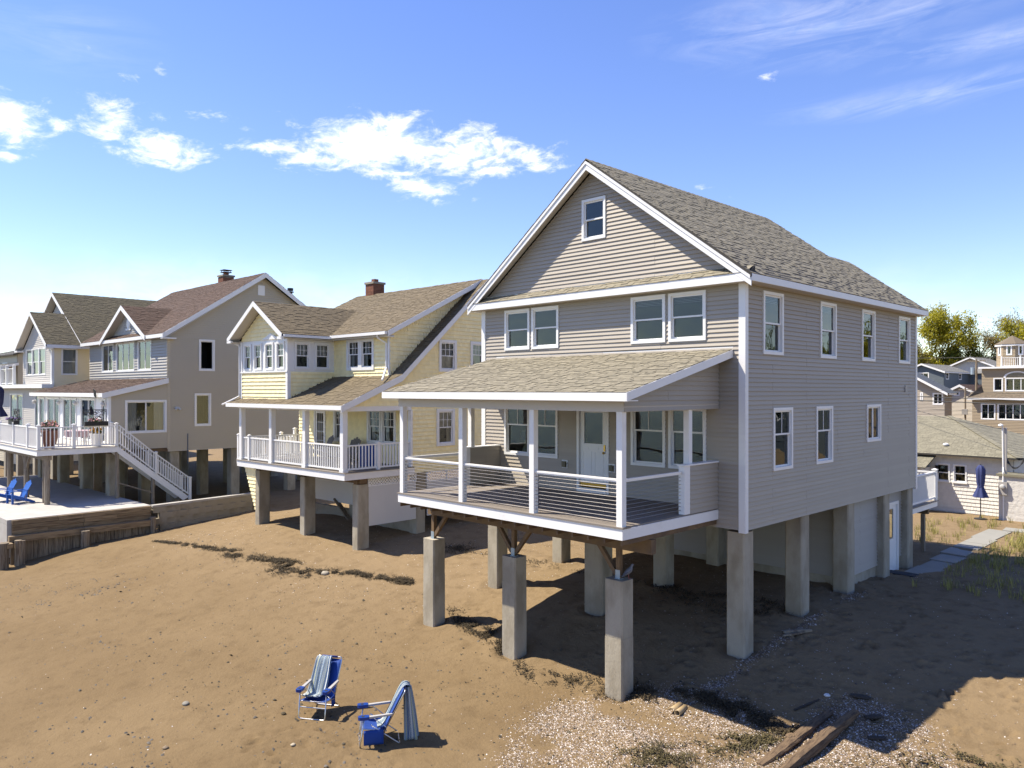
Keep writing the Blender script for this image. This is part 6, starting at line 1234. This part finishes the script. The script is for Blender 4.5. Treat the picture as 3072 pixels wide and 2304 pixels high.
for c, lab in ((c1, 'blue striped towel laid down the front of the left beach chair'), (c2, 'blue striped towel slung over the back of the right beach chair')):
    T_ = thing('beach_towel', lab, 'towel', c.location, c.rotation_euler.z, 'striped beach towels'); tm = towel_mat('striped_terry', 2.0) if c is c1 else bpy.data.materials['striped_terry']
    if c is c1: towel(T_, [(-.24, .40), (-.16, .34), (-.06, .35), (.06, .32), (.135, .36), (.23, .54), (.33, .74), (.43, .93), (.50, .97)], lambda t: -.115+.03*t, lambda t: .165+.04*math.sin((1-t)*2.6), tm, .009, 3)
    else:
        towel(T_, [(-.02, .34), (.10, .36), (.20, .47), (.30, .66), (.39, .84), (.47, .98), (.53, 1.02), (.58, .97)], lambda t: .20-.16*t, lambda t: .15-.05*t, tm, .010, 9)
        G_ = []; U_ = []; n_ = 40
        for i_ in range(15):
            t_ = i_/14; z_ = 1.0-.985*t_; r_ = .055+.075*t_**.8; row = []
            for k_ in range(n_+1):
                a_ = 2*math.pi*k_/n_; q_ = r_*(1+.22*math.cos(a_*7+t_)+.1*math.cos(a_*4-2*t_)); row.append((.06+q_*math.cos(a_)*1.0, .56+.07*t_+q_*math.sin(a_)*.95, z_+.03*t_*math.cos(a_*3))); U_.append((k_/n_*2) % 1.0)
            G_.append(row)
        o_ = MB().grid(G_).build('towel_end', tm, T_, smooth=True, solid=.008); o_.data.attributes.new('across', 'FLOAT', 'POINT').data.foreach_set('value', U_)
# ------------------------------------------------------------------ what lies on the sand
def gzv(x, y):
    i = np.clip(np.searchsorted(gx, x, 'right')-1, 0, len(gx)-2); j = np.clip(np.searchsorted(gy, y, 'right')-1, 0, len(gy)-2); a = (x-gx[i])/(gx[i+1]-gx[i]); b = (y-gy[j])/(gy[j+1]-gy[j])
    return (GZ[i, j]*(1-a)+GZ[i+1, j]*a)*(1-b)+(GZ[i, j+1]*(1-a)+GZ[i+1, j+1]*a)*b
def inpoly(x, y, P_):
    r = np.zeros(len(x), bool); n = len(P_)
    for i in range(n):
        x0, y0 = P_[i]; x1, y1 = P_[(i+1) % n]; c = ((y0 > y) != (y1 > y)) & (x < (x1-x0)*(y-y0)/(y1-y0+1e-12)+x0); r ^= c
    return r
def chips(name, m, x, y, s, rs_, flat=.35, lift=.3, z=None):
    """small domed chips, one island each"""
    n = len(x); z = gzv(x, y) if z is None else z; th = rs_.rand(n)*6.283; tilt = rs_.normal(0, .35, (n, 2)); asp = rs_.uniform(.5, 1.0, n); K = 5; V = np.zeros((n, K+1, 3))
    for k in range(K):
        a = th+k*2*math.pi/K+rs_.normal(0, .25, n); rr = s*rs_.uniform(.75, 1.2, n); px = np.cos(a)*rr; py_ = np.sin(a)*rr*asp; V[:, k, 0] = x+px; V[:, k, 1] = y+py_; V[:, k, 2] = z+px*tilt[:, 0]+py_*tilt[:, 1]+s*.02
    V[:, K, 0] = x; V[:, K, 1] = y; V[:, K, 2] = z+s*flat+s*lift*rs_.rand(n)
    b = (np.arange(n)*(K+1))[:, None]; F = np.concatenate([np.stack([b[:, 0]+k, b[:, 0]+(k+1) % K, b[:, 0]+K], 1) for k in range(K)])
    me = bpy.data.meshes.new(name); me.vertices.add(n*(K+1)); me.vertices.foreach_set('co', V.ravel()); me.loops.add(F.size); me.loops.foreach_set('vertex_index', F.ravel().astype(np.int32)); me.polygons.add(len(F)); me.polygons.foreach_set('loop_start', np.arange(0, F.size, 3, dtype=np.int32)); me.update(); me.materials.append(m); return inst(name, me)
def shell_mat():
    m = bpy.data.materials.new('broken_shell'); m.use_nodes = True; N = m.node_tree.nodes; L = m.node_tree.links; b = N['Principled BSDF']; b.inputs['Roughness'].default_value = .6; g = N.new('ShaderNodeNewGeometry'); r = N.new('ShaderNodeValToRGB')
    cols = [(0, (.03, .022, .018)), (.25, (.11, .075, .048)), (.45, (.22, .16, .115)), (.64, (.33, .26, .205)), (.85, (.45, .395, .345)), (1, (.62, .59, .56))]
    while len(r.color_ramp.elements) < len(cols): r.color_ramp.elements.new(.5)
    for e, (p, c) in zip(r.color_ramp.elements, cols): e.position = p; e.color = (*c, 1)
    L.new(g.outputs['Random Per Island'], r.inputs[0]); L.new(r.outputs[0], b.inputs['Base Color']); return m
rs_ = np.random.RandomState(5)
HA = [(-1.14,-2.4),(-.63,-1.66),(-.04,-1.45),(.53,-1.46),(1.1,-1.68),(1.43,-1.7),(1.99,-1.71),(2.02,-1.4),(2.11,-.69),(2.31,.08),(2.79,.13),(3.15,.01),(3.61,-.07),(3.8,-.2),(3.95,-.7),(4.3,-1.0),(4.6,-1.5),(3.76,-2.6),(2.15,-3.6),(1.91,-2.96),(1.32,-2.88),(.5,-2.91),(-.08,-2.8),(-.92,-2.67)]
HB = [(-1.0,-6.6),(-2.1,-4.75),(-2.35,-3.6),(-1.67,-2.86),(-.9,-3.12),(-.32,-3.2),(.46,-3.3),(1.12,-3.19),(1.6,-3.2),(2.0,-3.3),(2.4,-3.6),(1.2,-5.6)]
def scatter(n, bx, fn):
    x = rs_.uniform(bx[0], bx[1], n); y = rs_.uniform(bx[2], bx[3], n); k = fn(x, y); return x[k], y[k]
nz = lambda x, y, s, sd: _vn(np.asarray(x), np.asarray(y), s, sd)
jt = lambda x: x+rs_.normal(0, .13, len(x))*(1+1.5*(rs_.rand(len(x)) < .3))
xa, ya = scatter(120000, (-3.0, 5.2, -6.9, .8), lambda x, y: (inpoly(jt(x), jt(y), HA) & (nz(x, y, 2.3, 21)+.25*nz(x, y, 7, 25) > .12+.33*rs_.rand(len(x)))) | (inpoly(jt(x), jt(y), HB) & (nz(x, y, 1.6, 22)+.25*nz(x, y, 6, 26) > .22+.45*rs_.rand(len(x)))))
tag(chips('shell_bank', shell_mat(), xa, ya, rs_.uniform(.009, .021, len(xa)), rs_), 'bank of crushed pale shells on the sand at lower right', 'shells', kind='stuff')
dl = np.array([(.02,-1.4),(.08,-.96),(.13,.14),(.2,1.24),(.25,2.21),(.24,3.2),(.18,4.93),(.25,6.17)]); t = rs_.rand(2300)*(len(dl)-1.001); i = t.astype(int); f = t-i; xd = dl[i, 0]*(1-f)+dl[i+1, 0]*f+rs_.normal(0, .09, len(t)); yd = dl[i, 1]*(1-f)+dl[i+1, 1]*f+rs_.normal(0, .07, len(t)); kk = nz(xd, yd, 1.1, 31) > rs_.uniform(.2, .75, len(t))-.25*(yd < .5)
xb, yb = scatter(9000, (-3, 6.5, -3.5, 12), lambda x, y: rs_.rand(len(x)) < .08+.75*(nz(x, y, .8, 33) > .62)*(nz(x, y, 3., 34)))
xc, yc = scatter(14000, (-26, -1, -4, 6), lambda x, y: rs_.rand(len(x)) < .30*np.clip(gzv(x, y)+.25, 0, 1)+.4*(nz(x, y, .9, 35) > .66))
xe, ye = scatter(1500, (-24, 0, -12.5, -3), lambda x, y: rs_.rand(len(x)) < .35)
X_ = np.concatenate([xd[kk], xb, xc, xe]); Y_ = np.concatenate([yd[kk], yb, yc, ye])
tag(chips('shell_litter', shell_mat(), X_, Y_, rs_.uniform(.008, .022, len(X_))*(1+.8*(rs_.rand(len(X_)) > .95)), rs_), 'white shell fragments scattered over the sand', 'shells', kind='stuff')
xp, yp_ = scatter(60000, (-24, -1, -12.6, -2), lambda x, y: rs_.rand(len(x)) < .014+.6*np.clip((nz(x, y, .45, 41)-.42)*3, 0, 1)*np.clip((nz(x, y, 1.6, 42)-.40)*2.5, 0, 1)*np.clip((-y-5.0)/3.5, 0.03, 1))
tag(chips('pebbles', mat('dark_pebble', (.085, .072, .058), .8, isl=.6), xp, yp_, rs_.gamma(2.0, .008, len(xp))+.007, rs_, .5, .3), 'dark pebbles strewn over the open beach', 'pebbles', kind='stuff')
xq, yq = scatter(7000, (-14, 0, -9, -1.5), lambda x, y: rs_.rand(len(x)) < .12+.5*(nz(x, y, .7, 43) > .6)*np.clip((x+9)/6, 0, 1)); tag(chips('beach_grit', mat('brown_grit', (.07, .055, .032), .9, isl=.6), xq, yq, rs_.gamma(2., .008, len(xq))+.006, rs_, .5, .4), 'small dark bits of weed and gravel in front of the porch piers', 'grit', kind='stuff')
# some stones big enough to pick out
for (lab, x, y, s, c) in (('pale squarish stone in front of the left beach chair', -4.55, -8.3, .055, (.42, .36, .26)), ('brown weed ball beside the left beach chair', -5.95, -7.75, .06, (.07, .05, .02)), ('flat grey stone on the open beach left of the chairs', -8.0, -8.9, .09, (.26, .24, .20)), ('round brown stone at the bottom of the beach', -6.4, -9.9, .07, (.22, .16, .10)), ('white clam shell in the shade near the big timber', 1.93, -.30, .07, (.72, .70, .68)), ('grey rock on the sand by the yellow house piers', -13.6, -2.2, .16, (.36, .32, .25))):
    q = MB(); rg = random.Random(int(x*100)); q.lathe([(s*.3, -s*.3), (s*.9, 0), (s, s*.25), (s*.7, s*.5), (s*.15, s*.6)], n=9); q.v = [(a*rg.uniform(.85, 1.15), b*rg.uniform(.7, 1.0), c_*rg.uniform(.8, 1.2)) for a, b, c_ in q.v]; tag(q.build('stone' if 'weed' not in lab else 'weed_ball', mat('stone_'+lab.split()[0], c, .9, var=.15), loc=(x, y, gz(x, y)), smooth=True), lab, 'stone' if 'shell' not in lab and 'weed' not in lab else ('shell' if 'shell' in lab else 'seaweed'))
# seaweed
def weed(name, label, pts, n, spread, m, seed, ln=(.03, .10), up=.05):
    rg = random.Random(seed); mb = MB()
    for _ in range(n):
        i = rg.randrange(len(pts)); j = min(i+1, len(pts)-1); t = rg.random(); x = pts[i][0]*(1-t)+pts[j][0]*t; y = pts[i][1]*(1-t)+pts[j][1]*t; w = spread*(pts[i][2] if len(pts[i]) > 2 else 1); x += rg.gauss(0, w); y += rg.gauss(0, w*.8)
        if _vn(np.array([x]), np.array([y]), 5.0, 51)[0] < .42: continue
        z = gz(x, y); a = rg.uniform(0, 6.28); L = rg.uniform(*ln); d = Vector((math.cos(a), math.sin(a), rg.uniform(-.1, .7)))*L; sd_ = Vector((-math.sin(a), math.cos(a), rg.uniform(-.5, .5)))*rg.uniform(.004, .012); p = Vector((x, y, z+rg.uniform(.0, up))); q = p+d*.5+Vector((0, 0, L*.15)); e = p+d*1.0-Vector((0, 0, L*.2)); mb.add([p-sd_, p+sd_, q+sd_, q-sd_, e+sd_*.4, e-sd_*.4], [(0, 1, 2, 3), (3, 2, 4, 5)])
    tag(mb.build(name, m), label, 'seaweed', kind='stuff')
wd = mat('dried_seaweed', (.058, .040, .016), .9, isl=.6); wd2 = mat('olive_seaweed', (.085, .066, .022), .9, isl=.6)
weed('seaweed', 'long line of dark seaweed across the sand before the yellow house', [(-24.5,-3.65,.5),(-22.4,-3.4,.6),(-20.5,-3.24,.7),(-18.9,-2.84,1.3),(-18.3,-3.1,1.5),(-16.9,-2.72,1),(-16.1,-2.4,1),(-15.5,-2.3,1.2),(-15.5,-2.98,1.6),(-14.4,-2.5,1.5),(-13.7,-2.2,1),(-12.9,-1.7,.6),(-12,-1.56,.9),(-11.1,-1.27,.9),(-10.6,-1.2,.6)], 16000, .17, wd, 1)
weed('seaweed', 'dark seaweed heaped among the shells in the shade', [(-.42,-1.9,.8),(.17,-1.81,1.2),(.68,-1.74,1.2),(1.11,-1.91,1),(1.46,-1.83,1),(1.78,-1.85,.8)], 7500, .14, wd, 2); weed('seaweed', 'olive seaweed strands lying over the sunlit shells', [(1.8,-2.22,.8),(1.5,-2.7,1),(1.3,-2.9,1.2),(.6,-4.2,1.5),(1.0,-4.16,2),(.2,-4.6,1.5),(4.16,-1.5,1.6),(4.8,-.9,1.6)], 4200, .16, wd2, 3)
weed('seaweed', 'dark weed and debris round the foot of the porch piers', [(-7.2,-2.16,.6),(-6.6,-2.09,.8),(-6.1,-2.25,1),(-5.6,-2.2,.8),(-4.9,-2.6,.8),(-7.8,-1.74,.5),(-3.6,-3.0,.8),(-2.6,-2.6,1.2),(-1.0,-2.3,.8)], 5200, .20, wd, 4); weed('seaweed', 'dark weed and twigs in the shade beneath the house', [(-.67,2.72,1),(-1.74,1.78,1.4),(-4.1,2.8,.6),(-.3,3.2,.6),(-12,2,1.5)], 2600, .22, wd, 6, (.04, .2))
# driftwood
def log(name, label, a, b, w, h, m, seed, cat='driftwood', lift=.0):
    rg = random.Random(seed); a = Vector(a); b = Vector(b); n = 14; t = (b-a).normalized(); sd_ = t.cross(Z).normalized(); mb = MB(); rows = []
    for i in range(n+1):
        c = a.lerp(b, i/n); k = .55+.45*math.sin(math.pi*min(1, max(0, i/n*.86+.10))); row = []
        for (u, v) in ((-1, -.6), (-1.05, .2), (-.8, .9), (0, 1.05), (.8, .85), (1.05, .1), (1, -.6)): row.append(c+sd_*(u*w/2*k*rg.uniform(.88, 1.1))+Z*(v*h/2*k*rg.uniform(.85, 1.12)+lift))
        rows.append(row)
    mb.grid(rows); mb.f.append(tuple(range(6, -1, -1))); mb.f.append(tuple(n*7+k for k in range(7))); return tag(mb.build(name, m), label, cat)
def G(x, y, dz=0): return (x, y, gz(x, y)+dz)
log('drift_timber', 'long brown squared timber rising from the shells, its dark end in shade', G(2.42, -3.3, .02), G(2.66, -.72, .16), .20, .20, M['drift'], 1); log('drift_timber', 'half-buried plank lying left of the big timber among shells', G(2.02, -3.2, .0), G(2.24, -.85, .05), .20, .10, M['drift'], 2); log('drift_timber', 'short split pale log near the front corner pier', G(.10, 1.60, .04), G(.56, 2.08, .06), .12, .10, mat('bleached_wood', (.30, .25, .18), .9, var=.3, vscale=6, c2=(.12, .09, .06)), 3); log('drift_timber', 'pale splinter lying against the short split log', G(.16, 1.46, .03), G(.48, 1.85, .04), .07, .06, bpy.data.materials['bleached_wood'], 4)
dk_ = mat('wet_dark_wood', (.05, .038, .027), .9, var=.3, vscale=8)
log('drift_stick', 'curved dark stick on the shaded sand by the shell bank', G(1.68, -1.20, .02), G(1.90, -.58, .03), .05, .035, dk_, 5); log('drift_board', 'dark board fragment lying on the shells right of the timber', G(2.78, -.62, .02), G(3.02, -.42, .04), .14, .06, dk_, 6); log('drift_board', 'dark board fragment low on the shell bank, nearest the shadow tip', G(3.05, -1.22, .02), G(3.32, -1.08, .04), .12, .05, dk_, 7); log('drift_board', 'dark driftwood at the top of the shell bank', G(2.26, .02, .02), G(2.62, .12, .04), .16, .06, dk_, 8); log('drift_stump', 'short upright brown stump beside the half-buried plank', G(2.02, -2.2, .06), G(2.12, -2.02, .08), .17, .16, M['drift'], 9)
P_ = thing('broken_pipe', 'tan broken double pipe lying on the shells at the shadow edge', 'pipe', G(.0, -2.62, .06), R(97)); pm_ = mat('tan_pipe', (.42, .30, .15), .6); n = 14
def pipe(y, a0, a1, r, L): MB().grid([[(x, y+r*math.cos(a), r*math.sin(a)) for a in np.linspace(a0, a1, n)] for x in (0, L)]).build('pipe_section', pm_, P_, smooth=True, solid=.012)
pipe(0, 0, 6.2831, .055, .34); pipe(.115, .2, 3.3, .07, .36)
# pigeon on the pier
B_ = thing('pigeon', 'grey pigeon standing on top of the nearest porch pier', 'bird', (-1.37, -2.34, 2.051), R(140)); pg = mat('pigeon_grey', (.17, .175, .20), .6, var=.15, vscale=20)
mb = MB().tube([(0, .17, .035), (0, .12, .065), (0, .07, .105), (0, .02, .145), (0, -.025, .185), (0, -.05, .225), (0, -.058, .255), (0, -.068, .282), (0, -.086, .294), (0, -.104, .290)], [.012, .026, .044, .058, .058, .040, .028, .030, .026, .008], 12); mb.build('body', pg, B_, smooth=True)
MB().tube([(0, -.104, .289), (0, -.132, .278)], [.007, .002], 6).build('beak', M['black'], B_)
for s in (-1, 1):
    MB().grid([[(s*(.040+.022*math.sin(.5+j/4*2.4)), .155-.185*i/5, .05+.125*i/5+.030*(j/4-.35)) for j in range(5)] for i in range(6)]).build('wing', mat('pigeon_wing', (.15, .15, .165), .6) if s < 0 else bpy.data.materials['pigeon_wing'], B_, smooth=True, solid=.006)
    MB().tube([(s*.022, .01, .12), (s*.022, 0, .0)], .005, 5).tube([(s*.022, 0, .003), (s*.022, -.04, .002)], .004, 5).build('leg', mat('pigeon_foot', (.35, .10, .08), .6) if s < 0 else bpy.data.materials['pigeon_foot'], B_)
# lamp behind the lower left front window
L_ = thing('table_lamp', 'table lamp with a dark shade behind the left porch window', 'lamp', (-6.92, .27, 4.155)); MB().lathe([(.06, 0), (.10, .06), (.12, .14), (.08, .24), (.03, .32), (.02, .42)], n=16).build('lamp_base', mat('pale_green_glass', (.30, .33, .20), .1), L_, smooth=True); MB().lathe([(.19, .42), (.16, .68), (.02, .685)], n=20).build('lamp_shade', mat('charcoal_shade', (.03, .03, .035), .9), L_)
# folded blue chair on the yellow porch
bc = MB(); F_ = thing('folded_chair', 'folded blue chair leaning inside the yellow porch railing', 'folding chair'); at_yellow(F_, (-.55, 1.35, 3.105), R(70)); MB().prism([(-.3, 0, .08), (.3, 0, .08), (.3, .12, .85), (-.3, .12, .85)], (0, .03, .004)).build('fabric', cb, F_); MB().tube([(-.31, .02, 0), (-.31, .15, .92), (.31, .15, .92), (.31, .02, 0)], .013, 6).build('frame', M['alu'], F_)
# grass tufts at the right
gm_ = mat('beach_grass', (.36, .33, .09), .7, isl=.4, trans=.3); rg = random.Random(8); mb = MB()
for _ in range(420):
    if rg.random() < .62: x, y = rg.gauss(2.3, .75), rg.gauss(16.0, 2.2)
    elif rg.random() < .6: x, y = rg.uniform(.9, 4.5), rg.uniform(7.5, 14)
    else: x, y = rg.uniform(-2.5, .2), rg.uniform(14.5, 22)
    if x < .95 and 9 < y < 19.5 and x > -.05: continue
    z = gz(x, y)
    for _b in range(rg.randint(8, 18)):
        a = rg.uniform(0, 6.28); h = rg.uniform(.10, .34); o = Vector((x+rg.gauss(0, .07), y+rg.gauss(0, .07), z-.01)); d = Vector((math.cos(a), math.sin(a), 0)); s = Vector((-math.sin(a), math.cos(a), 0))*.006; t = o+d*h*.45+Z*h; m_ = o+d*h*.15+Z*h*.6; mb.add([o-s, o+s, m_+s, m_-s, t], [(0, 1, 2, 3), (3, 2, 4)])
tag(mb.build('grass', gm_), 'tufts of yellow-green beach grass beside the walkway', 'grass', kind='stuff')
gg = MB(); rg = random.Random(9)
for _ in range(500):
    p = GM @ Vector((rg.gauss(-3.4, .5), rg.uniform(-2.3, -.6), 0)); z = gz(p.x, p.y); a = rg.uniform(0, 6.28); d = Vector((math.cos(a), math.sin(a), 0)); h = rg.uniform(.1, .35); s = Vector((-d.y, d.x, 0))*.012; o = Vector((p.x, p.y, z)); gg.add([o-s, o+s, o+d*h*.4+Z*h], [(0, 1, 2)])
tag(gg.build('weeds', gm_), 'green weeds growing under the raised grey house', 'grass', kind='stuff')
